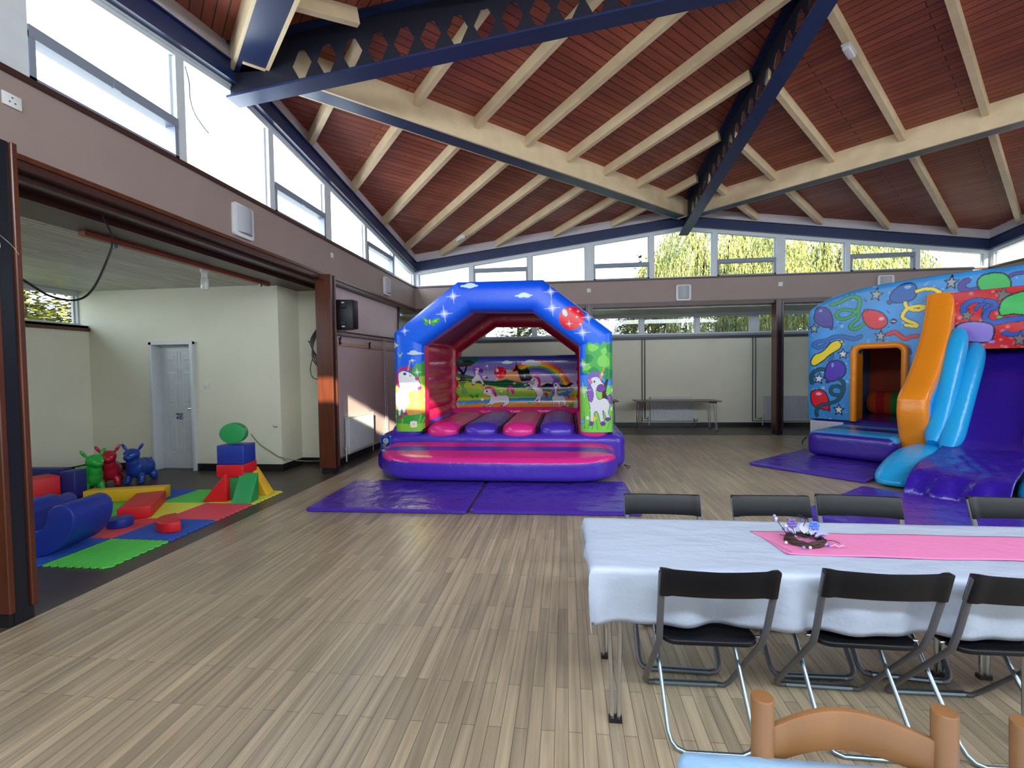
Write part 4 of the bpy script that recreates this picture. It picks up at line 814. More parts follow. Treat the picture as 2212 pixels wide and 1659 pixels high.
pipes('heating_pipe', [[(-.09, 9.32, 2.2), (-.09, 9.34, .15)], [(-.09, 9.41, 2.15), (-.09, 9.43, .15)], [(-.085, 7.1, .15), (-.085, 10.1, .12)]], .014, 'pale vertical heating pipes on the mauve wall beside the blue arch', M_PALE)
# peg rail with two black clips
t = thing('peg_rail', (-.12, 8.3, 2.0), 'pale wooden batten across the mauve wall above the radiator', 'wall rail')
g = MB(); g.bb(-.12, -.098, 7.06, 10.1, 1.965, 2.025); g.build('batten', mat('raw_timber', (196, 164, 140), .6, noise=.15, stretch=(8, 1, 8)), t, smooth=0)
for yy, dz in ((7.42, .03), (8.6, 0.01)):
    g = MB(); g.bar((-.088, yy-.03, 2.06+dz), (-.088, yy+.03, 1.96+dz), .014, .02, up=(1, 0, 0)); g.bar((-.088, yy+.035, 2.08+dz), (-.088, yy-.025, 1.95+dz), .014, .02, up=(1, 0, 0)); g.build('clip', M_BLACK, t, smooth=0)
g = MB(); g.bb(-.1, .02, 7.02, 7.06, 0.1, 2.93); o = g.build('corner_batten', M_BLACK, None, smooth=0); tag(o, 'narrow black upright strip between the post and the mauve wall', 'trim strip')
# black loudspeaker on bracket
t = thing('loudspeaker', (.09, 7.22, 2.44), 'black loudspeaker hung high on the mauve wall beside the post', 'loudspeaker')
g = MB(); g.prism([(0, .20), (0, -.10), (.10, -.20), (.34, -.14), (.36, .02), (.18, .20)], 2.215, 2.665, O=(-.06, 7.26, 0), X=(1, 0, 0), Y=(0, 1, 0), Z=(0, 0, 1)); g.build('cabinet', M_BLKPL, t, bev=.008)
for zz in (2.56, 2.30):
    g = MB(); g.bb(.12, .19, 7.045, 7.085, zz-.025, zz+.025); g.build('handle_recess', mat('dull_black', (40, 40, 42), .6), t, bev=.006)
    g = MB(); g.bb(.13, .17, 7.05, 7.075, zz+(.045 if zz > 2.5 else -.065), zz+(.065 if zz > 2.5 else -.045)); g.build('reflector_label', M_PLAST, t, smooth=0)
g = MB(); g.bb(-.12, .08, 7.14, 7.30, 2.175, 2.205); g.bb(-.12, -.10, 7.14, 7.30, 2.10, 2.3); g.build('bracket', M_DKTUBE, t, smooth=0)
# timber runner and curtain batten under the soffit, socket stubs
t = thing('curtain_runner', (-.83, 5.3, 2.86), 'orange brown timber runner under the beam over the alcove', 'curtain runner')
g = MB(); g.bb(-.87, -.80, 3.93, 6.68, 2.835, 2.885); g.build('runner_board', mat('orange_brown_timber', (132, 66, 38), .4, noise=.2, stretch=(6, 1, 6)), t, smooth=0)
for yy in (4.25, 6.5):
    g = MB(); g.bb(-.85, -.82, yy-.02, yy+.02, 2.80, 2.836); g.build('runner_clip', M_GALV, t, smooth=0)
# hanging black cable across the alcove, coil by the post, green cable along the floor
def cable(pts, r, label, m, nm='cable', cat='cable'):
    g = MB(); g.tube(pts, r, 6, sub=8); o = g.build(nm, m, None); tag(o, label, cat); return o
cable([(-.13, 2.50, 2.33), (-.1, 2.735, 2.271), (-.1, 2.88, 2.197), (-.1, 3.038, 2.119), (-.1, 3.218, 2.118), (-.1, 3.346, 2.219), (-.1, 3.47, 2.464), (-.1, 3.529, 2.66), (-.2, 3.54, 2.87)], .008, 'black cable sagging from the near post up to the beam over the alcove', M_BLACK)
def xz(pts, y): return [(a, y, b) for a, b in pts]
g = MB()
for k in range(4):
    g.tube([(-.14-.02*k, 6.93+.01*k, 2.25-.0*k), (-.27-.02*k, 6.93, 2.0), (-.3+.03*k, 6.93, 1.75), (-.17+.01*k, 6.93, 1.62), (-.12, 6.93, 1.9)], .009, 6, sub=6)
g.tube([(-.30, 6.93, 1.95), (-.36, 6.93, 2.02), (-.28, 6.93, 1.85), (-.34, 6.93, 1.6), (-.30, 6.93, 1.45), (-.14, 6.93, 1.42)], .007, 6, sub=6)
o = g.build('cable_coil', M_BLACK, None); tag(o, 'coil of black cable hanging on the alcove side of the far post', 'cable')
cable([(-1.30, 6.84, .58), (-1.15, 6.83, .42), (-.95, 6.82, .30), (-.80, 6.80, .23), (-.55, 6.97, .14), (-.3, 7.2, .10), (-.14, 7.3, .09)], .007, 'thin green cable sagging along the alcove wall behind the foam tower', mat('green_cable', (110, 128, 70), .5))
g = MB(); g.tube([(-.86, 6.845, .70), (-.86, 6.81, .70), (-.89, 6.80, .70), (-.90, 6.80, .72)], .006, 6); o = g.build('wall_hook', M_DKTUBE, None); tag(o, 'small metal hook on the alcove wall by its outer corner', 'hook')
cable([(-.08, 4.33, 4.58), (-.04, 4.335, 4.4), (-.04, 4.34, 4.25), (-.03, 4.38, 4.12), (.0, 4.46, 4.02), (.02, 4.5, 3.98)], .006, 'loose thin wire dangling from the top of a left window frame', M_DKTUBE, 'wire', 'wire')
g = MB(); g.tube([(.19, 2.45, 2.43), (.225, 2.47, 2.42), (.225, 2.50, 2.33), (.222, 2.46, 2.2)], .002, 5, sub=4); g.tube([(.222, 2.47, 2.42), (.225, 2.56, 2.35), (.222, 2.60, 2.3)], .0012, 5, sub=4)
o = g.build('string', M_PLAST, None); tag(o, 'frayed white string tied to the near post', 'string')
# ------------------------------------------------------------------ foam tiles in the alcove
TC = [(98, 214, 92), (44, 92, 190), (226, 84, 98), (226, 226, 84)]     # green blue red yellow
TN = ['green', 'blue', 'red', 'yellow']
tm = [mat('foam_tile_'+n, c, .6, bump=.5, bscale=55, bdist=.006) for n, c in zip(TN, TC)]
def tile_mb(edge):
    s = .585; g = MB(); n = 8; st = s/n; tw = .022; P = []
    def side(a, b, out):    # notched edge: teeth
        (ax, ay), (bx, by) = a, b; dx, dy = (bx-ax)/n, (by-ay)/n; nx, ny = (dy/st, -dx/st)
        for i in range(n):
            x, y = ax+dx*i, ay+dy*i
            for f, h in ((.12, 0), (.24, 1), (.66, 1), (.78, 0)): P.append((x+dx*f+nx*h*tw*out, y+dy*f+ny*h*tw*out))
    side((0, 0), (s, 0), .8); side((s, 0), (s, s), .8); side((s, s), (0, s), -.0001); side((0, s), (0, 0), -.0001)
    g.prism(P, 0, .012)
    # raised ribs on top
    for i in range(18): g.bb(.012+i*(s-.024)/18, .012+(i+.5)*(s-.024)/18, .012, s-.012, .012, .0145)
    return g
proto = {}
for c in range(4):
    for r in range(4):
        k = (c+r) % 4
        if c == 0 and r == 0 and False: pass
        o = tile_mb(0).build('foam_tile', tm[k], None, smooth=0)
        o.location = (-.05-.585*(c+1), 3.325+.585*r, .001)
        row = ['nearest row', 'second row', 'third row', 'far row'][r]; colm = ['beside the wooden floor', 'one in from the wooden floor', 'two in from the wooden floor', 'deepest in the alcove'][c]
        tag(o, '%s foam floor tile in the %s, %s' % (TN[k], row, colm), 'foam tile', 'jigsaw foam tiles on the alcove floor')
FB = {n: mat('soft_play_'+n, c, .45, bump=.1, bscale=30, bdist=.004) for n, c in (('red', (206, 26, 34)), ('blue', (26, 52, 150)), ('dkblue', (32, 40, 118)), ('green', (34, 146, 78)), ('yellow', (226, 176, 30)))}
ZT = .0165
def soft(nm, mb, col, label, loc, rz=0, grp='soft play foam shapes', bev=.012, tilt=None, cat='foam block'):
    o = mb.build(nm, FB[col], None, bev=bev, seg=3); o.location = loc; o.rotation_euler = tilt or (0, 0, rz); return tag(o, label, cat, grp)
# tower
g = MB(); g.box((0, 0, .135), (.14, .24, .27)); soft('foam_block', g, 'green', 'dark green upright foam block at the foot of the foam tower', (-.37, 5.33, ZT), .1)
g = MB(); g.prism([(0, 0), (.30, 0), (.30, .34)], -.075, .075, X=(1, 0, 0), Y=(0, 0, 1), Z=(0, -1, 0)); soft('foam_wedge', g, 'red', 'red foam wedge leaning against the left side of the foam tower', (-.72, 5.17, ZT), .10)
g = MB(); g.prism([(0, 0), (.20, 0), (.0, .32), (-.01, .32)], -.11, .11, X=(0, -1, 0), Y=(0, 0, 1), Z=(-1, 0, 0)); soft('foam_wedge', g, 'green', 'green foam wedge leaning against the front of the foam tower', (-.205, 5.25, ZT), .12)
g = MB(); g.prism([(0, 0), (.22, 0), (0, .34)], -.075, .075, X=(1, 0, 0), Y=(0, 0, 1), Z=(0, -1, 0)); soft('foam_wedge', g, 'yellow', 'yellow foam wedge leaning against the right side of the foam tower', (-.31, 5.50, ZT), .02)
g = MB(); g.box((0, 0, .075), (.33, .30, .15)); soft('foam_block', g, 'red', 'red foam block in the middle of the foam tower', (-.44, 5.36, ZT+.272), .08)
g = MB(); g.box((0, 0, .115), (.33, .26, .23)); soft('foam_block', g, 'blue', 'blue foam block near the top of the foam tower', (-.44, 5.36, ZT+.423), .08)
g = MB(); g.lathe([(0, -.06), (.125, -.06), (.125, .06), (0, .06)], n=36); o = g.build('foam_disc', FB['green'], None, bev=.012, seg=3, smooth=40); o.location = (-.45, 5.34, ZT+.79); o.rotation_euler = (PI/2, 0, .28); o.scale = (1.18, 1, 1); tag(o, 'green foam disc standing on edge at the top of the foam tower', 'foam disc', 'soft play foam shapes')
# loose shapes
g = MB(); g.box((0, 0, .065), (.29, .72, .13)); soft('foam_block', g, 'red', 'red foam slab lying flat in front of the yellow foam beam', (-1.12, 4.74, ZT), .56)
g = MB(); g.box((0, 0, .075), (.86, .16, .15)); soft('foam_beam', g, 'yellow', 'long yellow foam beam lying before the hopper toys', (-1.70, 5.12, ZT), .30)
hr = [(.19*math.cos(a), .13*math.sin(a)) for a in np.linspace(0, PI, 16)]
g = MB(); g.prism(hr+[(-.19, -.06), (.19, -.06)], 0, .10); soft('foam_half_round', g, 'red', 'red half round foam piece on the blue tile beside the wooden floor', (-.30, 4.22, ZT), -.75+PI)
g = MB(); g.lathe([(0, 0), (.11, 0), (.11, .09), (0, .09)], n=30); soft('foam_disc', g, 'blue', 'small blue foam disc lying flat beside the rocker shape', (-.88, 4.23, ZT))
# big crescent rocker, open side up, and its mate behind
def crescent(w_, R, r):
    A = [(R*math.cos(a), R*math.sin(a)) for a in np.linspace(PI, 2*PI, 26)]
    B = [(r*math.cos(a), r*math.sin(a)*1.0) for a in np.linspace(2*PI, PI, 22)]
    tip = lambda c, s: [(c+s*.0+(R-r)/2*math.cos(a)*1, (R-r)/2*math.sin(a)) for a in (np.linspace(0, PI, 7)[1:-1])]
    t1 = tip((R+r)/2, 1); t2 = tip(-(R+r)/2, -1)
    g = MB(); g.prism(A+t1+B+t2, -w_/2, w_/2, X=(1, 0, 0), Y=(0, 0, 1), Z=(0, -1, 0)); return g
g = crescent(.42, .33, .11); soft('foam_rocker', g, 'blue', 'big blue foam rocker with a curved base, nearest the camera in the alcove', (-.88, 3.64, ZT+.332), .15, cat='foam rocker')
g = crescent(.24, .25, .10); soft('foam_rocker', g, 'blue', 'smaller blue foam arch piece behind the big blue rocker', (-1.62, 4.10, ZT+.252), .35, cat='foam rocker')
g = MB(); g.box((0, 0, .15), (.30, .50, .30)); soft('foam_block', g, 'red', 'red foam block standing in front of the dark blue panel', (-2.80, 4.90, ZT), -.33)
g = MB(); g.box((0, 0, .17), (.18, .18, .34)); soft('foam_block', g, 'dkblue', 'dark blue foam cube right of the red panel', (-2.53, 5.20, ZT), .15)
g = MB(); g.box((0, 0, .175), (.9, .12, .35)); soft('foam_block', g, 'dkblue', 'dark blue foam panel standing behind the red one', (-3.16, 5.26, ZT), .05)
g = MB(); g.box((0, 0, .05), (.22, .12, .10)); soft('foam_block', g, 'yellow', 'small yellow foam block between the red panel and the rockers', (-2.32, 4.45, ZT), .2)
# animal hopper toys
def hopper(col, loc, rz, label, s=1.0):
    m = mat('hopper_'+label.split()[0], col, .28, bump=.05)
    g = MB(); E = lambda c, r, R=None: g.ell(c, r, 18, R=R)
    E((0, .16, .20), (.135, .20, .135)); E((0, .0, .22), (.125, .13, .15)); E((0, -.07, .31), (.085, .085, .12)); E((0, -.10, .42), (.098, .10, .088)); E((0, -.17, .39), (.062, .07, .052))
    for a in (-1, 1):
        E((a*.085, -.04, .07), (.045, .05, .075)); E((a*.095, .24, .07), (.05, .06, .075)); E((a*.09, -.085, .02), (.04, .05, .02)); E((a*.09, .26, .02), (.05, .05, .02))
    for a in (-1, 1):
        R = Matrix.Rotation(a*.55, 3, 'Y'); E((a*.105, -.07, .525), (.024, .02, .065), R)
    E((0, .36, .26), (.025, .04, .05))
    t = thing('hopper_toy', (0, 0, 0), label, 'hopper toy', 'inflatable animal hoppers')
    b = g.build('body', m, t, smooth=80)
    rm = b.modifiers.new('remesh', 'REMESH'); rm.mode = 'VOXEL'; rm.voxel_size = .011; rm.use_smooth_shade = True
    sm = b.modifiers.new('smooth', 'SMOOTH'); sm.iterations = 6; sm.factor = .6
    for a in (-1, 1):
        g = MB(); g.tube([(a*.055, -.192, .43), (a*.045, -.200, .418), (a*.03, -.199, .43)], .004, 6, sub=3); g.build('eye', M_PLAST, t)
    t.location = loc; t.rotation_euler = (0, 0, rz); t.scale = (s, s, s); return t
hopper((40, 168, 62), (-2.62, 5.50, .0), 1.25, 'green inflatable animal hopper toy behind the dark blue foam cube', 1.0)
hopper((176, 28, 48), (-2.72, 5.84, .0), .75, 'red inflatable animal hopper toy in the middle of the three', 1.0)
hopper((26, 62, 150), (-2.48, 6.02, .0), .30, 'blue inflatable animal hopper toy nearest the alcove door', 1.0)
# ------------------------------------------------------------------ back bay table(s)
M_TTOP = mat('laminate_brown', (104, 78, 62), .3, noise=.1); 
def folding_table(label, x0, x1, y0, y1, h=.725, top=M_TTOP, grp=None, legs=(.09, .09), straight=False):
    t = thing('folding_table', ((x0+x1)/2, (y0+y1)/2, 0), label, 'table', grp)
    g = MB(); g.bb(x0, x1, y0, y1, h-.018, h, 0); g.bb(x0-.004, x1+.004, y0-.004, y1+.004, h-.02, h-.002, 1) ; g.build('table_top', [top, M_BLACK], t, smooth=0)
    for xe, s in ((x0+legs[0], 1), (x1-legs[1], -1)):
        for ye in (y0+.09, y1-.09):
            g = MB(); sp = 0 if straight else .05
            g.tube([(xe+s*sp-.03, ye, h-.02), (xe-.013, ye, .012)], .010, 8); g.tube([(xe+s*sp+.03, ye, h-.02), (xe+.013, ye, .012)], .010, 8)
            l = g.build('leg', M_CHROME, t)
            g = MB(); g.bb(xe-.028, xe+.028, ye-.015, ye+.015, 0, .02); g.build('rubber_foot', M_BLACK, l, smooth=0)
        g = MB(); g.bb(xe-.05+s*sp, xe+.05+s*sp, y0+.06, y1-.06, h-.06, h-.018); g.build('leg_bracket', M_BLACK, t, smooth=0)
    return t
folding_table('empty brown topped folding table standing in front of the back radiator', 5.26, 7.20, 11.45, 12.15, grp='folding tables')
folding_table('brown topped folding table mostly hidden behind the blue arch castle', 3.0, 4.86, 11.6, 12.3, grp='folding tables')
# ------------------------------------------------------------------ party tables
folding_table('left folding table under the white cloth, chrome legs at its near left corner', 3.71, 5.51, 1.965, 2.60, .72, grp='folding tables under the cloth', straight=True)
folding_table('right folding table under the white cloth, running out of the picture', 5.53, 7.33, 1.965, 2.60, .72, grp='folding tables under the cloth', straight=True)
def clothm(name, c):
    return mat(name, c, .42, bump=.5, bscale=5, bdist=.035, stretch=(1, 1.6, 1))
def cloth(name, x0, x1, y0, y1, zt, ov, m, label, cat, group=None, amp=.012, seed=1, step=.022, lift=0):
    rs = np.random.RandomState(seed); ol, orr, on, of = ov
    xs = np.arange(x0-ol, x1+orr+1e-6, step); ys = np.arange(y0-on, y1+of+1e-6, step); P = np.zeros((len(xs), len(ys), 3))
    ph = rs.rand(6)*6
    for i, x in enumerate(xs):
        for j, y in enumerate(ys):
            dl, dr = max(0, x0-x), max(0, x-x1); dn, df = max(0, y0-y), max(0, y-y1); dx, dy = dl+dr, dn+df
            X_, Y_ = min(max(x, x0), x1), min(max(y, y0), y1); Z_ = zt+.0015*math.sin(x*9+ph[0])*math.sin(y*7+ph[1])
            sx_ = (1 if dr else -1); sy_ = (1 if df else -1)
            drop = dx+dy; rr = .015
            wv = amp*min(1, drop/.15)*(math.sin((x if dy else y)*17+ph[2])+.6*math.sin((x if dy else y)*31+ph[3]+2*y)+.5*math.sin(x*7.3+ph[4]))
            if dx: X_ += sx_*(min(dx, rr)*.7+.04*dx+(wv if not dy else wv*.3-.06*dy))
            if dy: Y_ += sy_*(min(dy, rr)*.7+(-.17 if dn else .07)*dy+(wv if not dx else wv*.3))
            Z_ -= max(0, drop-rr*.4)
            P[i, j] = (X_, Y_, Z_)
    g = MB(); g.grid(P); o = g.build(name, m, None, smooth=80, fix=False)
    so = o.modifiers.new('thickness', 'SOLIDIFY'); so.thickness = .0018; so.offset = 1
    return tag(o, label, cat, group)
M_CLOTH = clothm('white_paper_cloth', (184, 196, 216))
M_CLOTH2 = clothm('pale_blue_cloth', (150, 190, 226))
M_PINK = mat('pink_runner_cloth', (236, 134, 186), .45, bump=.5, bscale=10, bdist=.01)
cloth('tablecloth', 3.70, 7.34, 1.955, 2.605, .724, (.075, .1, .255, .2), M_CLOTH, 'long white disposable cloth over the party tables, hanging past the seats', 'tablecloth', seed=3, amp=.017)
# pink runner with a pointed left end
g = MB(); xs = np.arange(4.50, 7.3, .02); ys = np.linspace(2.14, 2.435, 16); Pg = np.zeros((len(xs), 16, 3))
for i, x in enumerate(xs):
    for j, y in enumerate(ys):
        xx = x if i else 4.50+.06*(1-(j/15)); Pg[i, j] = (xx+(.025*(1-j/15) if i < 3 else 0), y+.004*math.sin(x*6)+(0 if i > 6 else .0), .7275+.0015*math.sin(x*13+y*9)+.0015)
g.grid(Pg); o = g.build('table_runner', M_PINK, None, smooth=60, fix=False); so = o.modifiers.new('thickness', 'SOLIDIFY'); so.thickness = .001; so.offset = 1
tag(o, 'pink paper runner laid along the middle of the white cloth', 'table runner')
# wreath centrepiece
cx, cyy, cz = 4.685, 2.285, .731
t = thing('wreath_centrepiece', (cx, cyy, cz), 'small twig wreath with lilac leaves and pastel berries on the pink runner', 'centrepiece')
rs = np.random.RandomState(4); g = MB()
for k in range(14):
    ph = rs.rand()*6.28; R = .066+rs.rand()*.014; zz = .008+rs.rand()*.016
    g.tube([(cx+R*(1+.06*math.sin(3*a+ph))*math.cos(a), cyy+R*.95*math.sin(a), cz+zz+.008*math.sin(4*a+ph)) for a in np.linspace(0, 2*PI, 22)[:-1]], .0035, 5, closed=True)
g.build('twig_ring', mat('brown_twig', (66, 46, 40), .8), t)
def leafm(c, d, n, ln, wd):
    d = Vector(d).normalized(); n = Vector(n); s = d.cross(n).normalized(); n = s.cross(d); c = Vector(c); g = MB()
    V = []; 
    for i in range(7):
        u = i/6; w_ = wd*math.sin(PI*min(1, u*1.0))**.8*(1-.25*u); b = n*(.25*wd*math.sin(PI*u))
        V += [c+d*(ln*u)-s*w_+b*1.6, c+d*(ln*u)+b, c+d*(ln*u)+s*w_+b*1.6]
    F = [(3*i+k, 3*i+k+1, 3*i+k+4, 3*i+k+3) for i in range(6) for k in (0, 1)]; g.add(V, F); return g
M_LIL = mat('lilac_leaf', (198, 194, 228), .5); M_LIL2 = mat('purple_leaf', (112, 96, 168), .5); M_BLUEF = mat('blue_petal', (84, 116, 214), .5); M_GRNF = mat('green_leaf', (90, 190, 110), .5)
for (a, el, ln, wd, mm, nmz) in ((2.3, .55, .06, .024, M_LIL, 0), (1.2, .9, .055, .022, M_LIL, 0), (-.1, .25, .068, .026, M_LIL, 0), (-1.4, .5, .05, .02, M_LIL2, 0), (.5, .8, .045, .018, M_LIL, 0), (2.9, .5, .04, .016, M_LIL2, 0), (-2.1, .3, .045, .017, M_LIL2, 0), (.9, .7, .04, .012, M_GRNF, 0), (-.7, .45, .05, .02, M_LIL2, 0), (3.8, .35, .045, .016, M_LIL, 0)):
    c = (cx+.04*math.cos(a), cyy+.04*math.sin(a), cz+.028)
    o = leafm(c, (math.cos(a)*math.cos(el), math.sin(a)*math.cos(el), math.sin(el)), (0, 0, 1), ln, wd).build('leaf', mm, t, fix=False)
for (p, nm) in (((cx+.055, cyy+.03, cz+.07), 'flower'), ((cx-.035, cyy+.045, cz+.075), 'flower')):
    g = MB()
    for k in range(6):
        b = k*PI/3; g.ell((p[0]+.014*math.cos(b), p[1]+.014*math.sin(b)*.6, p[2]+.012*math.sin(b)), (.011, .007, .009), 8)
    g.ell(p, (.007, .007, .007), 8); g.build(nm, M_BLUEF if p[0] > cx else M_LIL2, t, smooth=60)
bl = [(-.125, .02, .115, 0), (-.118, .02, .103, 1), (-.118, .02, .092, 0), (-.07, .03, .065, 1), (-.085, .02, .055, 2), (-.062, -.01, .022, 2), (-.095, -.03, .008, 1), (-.045, -.085, .008, 0), (-.018, -.085, .008, 1), (.072, -.055, .012, 2), (-.055, .03, .04, 1), (.02, .07, .08, 2)]
bm_ = [mat('berry_lilac', (150, 148, 206), .4), mat('berry_pink', (238, 208, 222), .4), mat('berry_blue', (88, 92, 196), .4)]
for (a, b, c, k) in bl:
    g = MB(); g.ell((cx+a, cyy+b, cz+c), (.0068, .0068, .0072), 10); g.build('berry', bm_[k], t)
for pts in ([(-.05, .01, .01), (-.085, .015, .05), (-.125, .02, .115)], [(-.05, .01, .02), (-.06, .02, .04), (-.07, .03, .065)], [(-.055, .01, .02), (-.075, .01, .035), (-.085, .02, .055)], [(-.03, .03, .03), (-.04, .05, .07), (-.05, .06, .09)], [(.0, .05, .03), (.03, .06, .08), (.02, .07, .1), (.0, .07, .105)], [(-.05, 0, .02), (-.09, .0, .03), (-.11, .0, .035)], [(.05, -.04, .02), (.09, -.05, .03), (.12, -.055, .02)]):
    g = MB(); g.tube([(cx+a, cyy+b, cz+c) for a, b, c in pts], .0018, 5, sub=4); g.build('stem', mat('dark_stem', (44, 34, 46), .7), t)
g = MB()
for k in range(16): g.ell((cx+.06+.0045*k, cyy-.055-.001*k, cz+.012+.004*math.sin(k)), (.004, .003, .003), 6)
g.build('blossom_sprig', mat('pink_blossom', (232, 190, 214), .6), t)
# ------------------------------------------------------------------ second table with pale blue cloth and wooden chairs
folding_table('folding table under the pale blue cloth at the bottom edge', 3.85, 5.6, .32, .99, .725, grp='folding tables under the cloth', straight=True)
cloth('tablecloth', 3.84, 5.62, .31, 1.012, .7285, (.085, .1, .22, .05), M_CLOTH2, 'pale blue disposable cloth on the table at the bottom edge', 'tablecloth', seed=9, amp=.006)
M_BEECH = mat('varnished_beech', (142, 98, 60), .36, noise=.22, nscale=7, stretch=(1, 1, .25)); M_BEECHE = mat('worn_beech_end', (170, 116, 84), .5, noise=.2, nscale=30)
def wood_chair(loc, rz, label):
    t = thing('wooden_chair', (0, 0, 0), label, 'chair', 'beech dining chairs')
    for s in (-1, 1):
        g = MB(); g.tube([(s*.173, .20, 0), (s*.173, .19, .44), (s*.173, .20, .842)], .0225, 18, caps=False); g.lathe([(.0225, 0), (.0215, .004), (0, .005)], (s*.173, .20, .842), 18); g.build('back_post', M_BEECH, t)
        g = MB(); g.tube([(s*.165, -.17, 0), (s*.165, -.17, .43)], .019, 12); g.build('front_leg', M_BEECH, t)
    for z0, z1, nm in ((.705, .785, 'top_rail'), (.56, .62, 'lower_rail')):
        g = MB(); n = 22; V = []; F = []
        for i in range(n+1):
            u = i/n; x = -.155+.31*u; c = math.sin(PI*u); yb = .20+.028*c; a = (.028 if nm == 'top_rail' else .01)
            for dy, z in ((-.008, z0+.022*c), (-.008, z1+a*c), (.008, z1+a*c), (.008, z0+.022*c)): V.append((x, yb+dy, z))
        for i in range(n):
            for k in range(4): F.append((4*i+k, 4*i+(k+1) % 4, 4*i+4+(k+1) % 4, 4*i+4+k))
        F += [(0, 1, 2, 3), (4*n+3, 4*n+2, 4*n+1, 4*n)]; g.add(V, F); g.build(nm, M_BEECH, t, bev=.003)
    g = MB(); g.prism([(-.19, -.20), (.19, -.20), (.175, .18), (-.175, .18)], .43, .45); g.build('seat', M_BEECH, t, bev=.006)
    for p in (((-.165, -.17, .2), (-.173, .195, .2)), ((.165, -.17, .2), (.173, .195, .2)), ((-.165, -.17, .27), (.165, -.17, .27)), ((-.173, .195, .3), (.173, .195, .3))):
        g = MB(); g.tube(p, .011, 8); g.build('stretcher', M_BEECH, t)
    t.location = loc; t.rotation_euler = (0, 0, rz); return t
c0 = wood_chair((4.175, .83, 0), -.03, 'varnished beech chair tucked in at the pale blue table, bottom of the picture')
c1 = copy_tree(c0); c1.location = (4.65, .80, 0); c1.rotation_euler = (0, 0, -.03); tag(c1, 'varnished beech chair cut off by the bottom right edge of the picture', 'chair', 'beech dining chairs')
# ------------------------------------------------------------------ black folding chairs
def fold_chair():
    t = thing('folding_chair', (0, 0, 0), '', 'chair', 'black folding chairs at the party table'); hw = .197
    def U(pts, r, nm, m, flat=1):
        g = MB(); g.tube(pts, r, 10, caps=True, flat=flat); return g.build(nm, m, t)
    def arc(c, a, b, n=6):   # rounded floor corner
        return [Vector(c)+(Vector(a)-Vector(c))*math.cos(k*PI/2/n)+(Vector(b)-Vector(c))*math.sin(k*PI/2/n) for k in range(n+1)]
    up = [(-hw-.015, -.275, .765), (-hw-.008, -.20, .52), (-hw-.003, -.165, .435)]
    rr = .05; d = Vector((0, .375, -.42)).normalized(); f = Vector((-hw, .21, .012)); fr = Vector((hw, .21, .012))
    left = [Vector(p) for p in up]+[f-d*rr]+[f-d*rr*.45+Vector((.006, 0, 0)), f+Vector((.02, -.008, .002)), f+Vector((rr, 0, 0))]
    right = [Vector((-p.x, p.y, p.z)) for p in left][::-1]
    U(left+right, .0138, 'back_frame', M_DKTUBE, .8)
    g = MB(); g.tube([(-hw+.05, .21, .013), (hw-.05, .21, .013)], .0152, 10); g.build('floor_bar', M_GALV, t)
    h2 = .168; a = Vector((-h2, .145, .418)); b = Vector((-h2, -.215, .010)); d = (b-a).normalized(); rr = .07
    left = [a, b-d*rr, b-d*rr*.5+Vector((.008, 0, 0)), b-d*rr*.18+Vector((.026, 0, 0)), b+Vector((rr*.85, 0, 0)), b+Vector((rr*1.4, 0, 0))]
    right = [Vector((-p.x, p.y, p.z)) for p in left][::-1]
    U(left+right, .0088, 'rear_leg_frame', M_GALV)
    g = MB(); n = 18; V = []; F = []
    for i in range(n+1):
        u = -1+2*i/n; x = u*(hw+.022); c = 1-u*u; y0 = -.278-.020*c; e = 1 if abs(u) < .93 else 0
        yb = y0; th = .006+.010*(abs(u) > .88)
        for dy, z in ((-th, .662), (-th*1.0, .775+.004*abs(u)), (th, .775+.004*abs(u)), (th, .662)):
            V.append((x, yb+dy+(0.033 if z < .7 else 0), z-(.0 if z > .7 else .0)))
    for i in range(n):
        for k in range(4): F.append((4*i+k, 4*i+(k+1) % 4, 4*i+4+(k+1) % 4, 4*i+4+k))
    F += [(0, 1, 2, 3), (4*n+3, 4*n+2, 4*n+1, 4*n)]; g.add(V, F); g.build('backrest', M_BLKPL, t, bev=.004)
    g = MB(); pl = []
    for cx_, cy_, r, a0 in ((.145, .13, .04, 0), (-.145, .13, .04, 90), (-.13, -.125, .06, 180), (.13, -.125, .06, 270)):
        for k in range(6): b_ = math.radians(a0+k*18); pl.append((cx_+r*math.cos(b_), cy_+r*math.sin(b_)))
    g.prism(pl, .425, .447); g.build('seat', M_BLKPL, t, bev=.007, seg=3)
    for s in (-1, 1):
        g = MB(); g.tube([(s*.165, -.12, .438), (s*(hw+.012), -.12, .438)], .006, 8); g.build('hinge_pin', M_CHROME, t)
    return t
fc = fold_chair()
near = [(4.165, 2.115, .02, 'black folding chair on the near side of the party table, leftmost'), (4.78, 2.15, -.01, 'black folding chair on the near side of the party table, second from its left end'), (5.275, 2.15, .02, 'black folding chair on the near side of the party table, third from its left end')]
far = [(4.16, 2.63, PI-.02, 'black folding chair beyond the party table, leftmost, in front of the purple mats'), (4.795, 2.64, PI+.03, 'black folding chair beyond the party table, behind the wreath'), (5.255, 2.67, PI-.10, 'black folding chair beyond the party table, just right of the wreath'), (6.09, 2.68, PI-.02, 'black folding chair beyond the party table, cut off by the right edge')]
for i, (x, y, a, lab) in enumerate(near+far):
    o = fc if i == 0 else copy_tree(fc)
    o.location = (x, y, 0); o.rotation_euler = (0, 0, a); tag(o, lab, 'chair', 'black folding chairs at the party table')
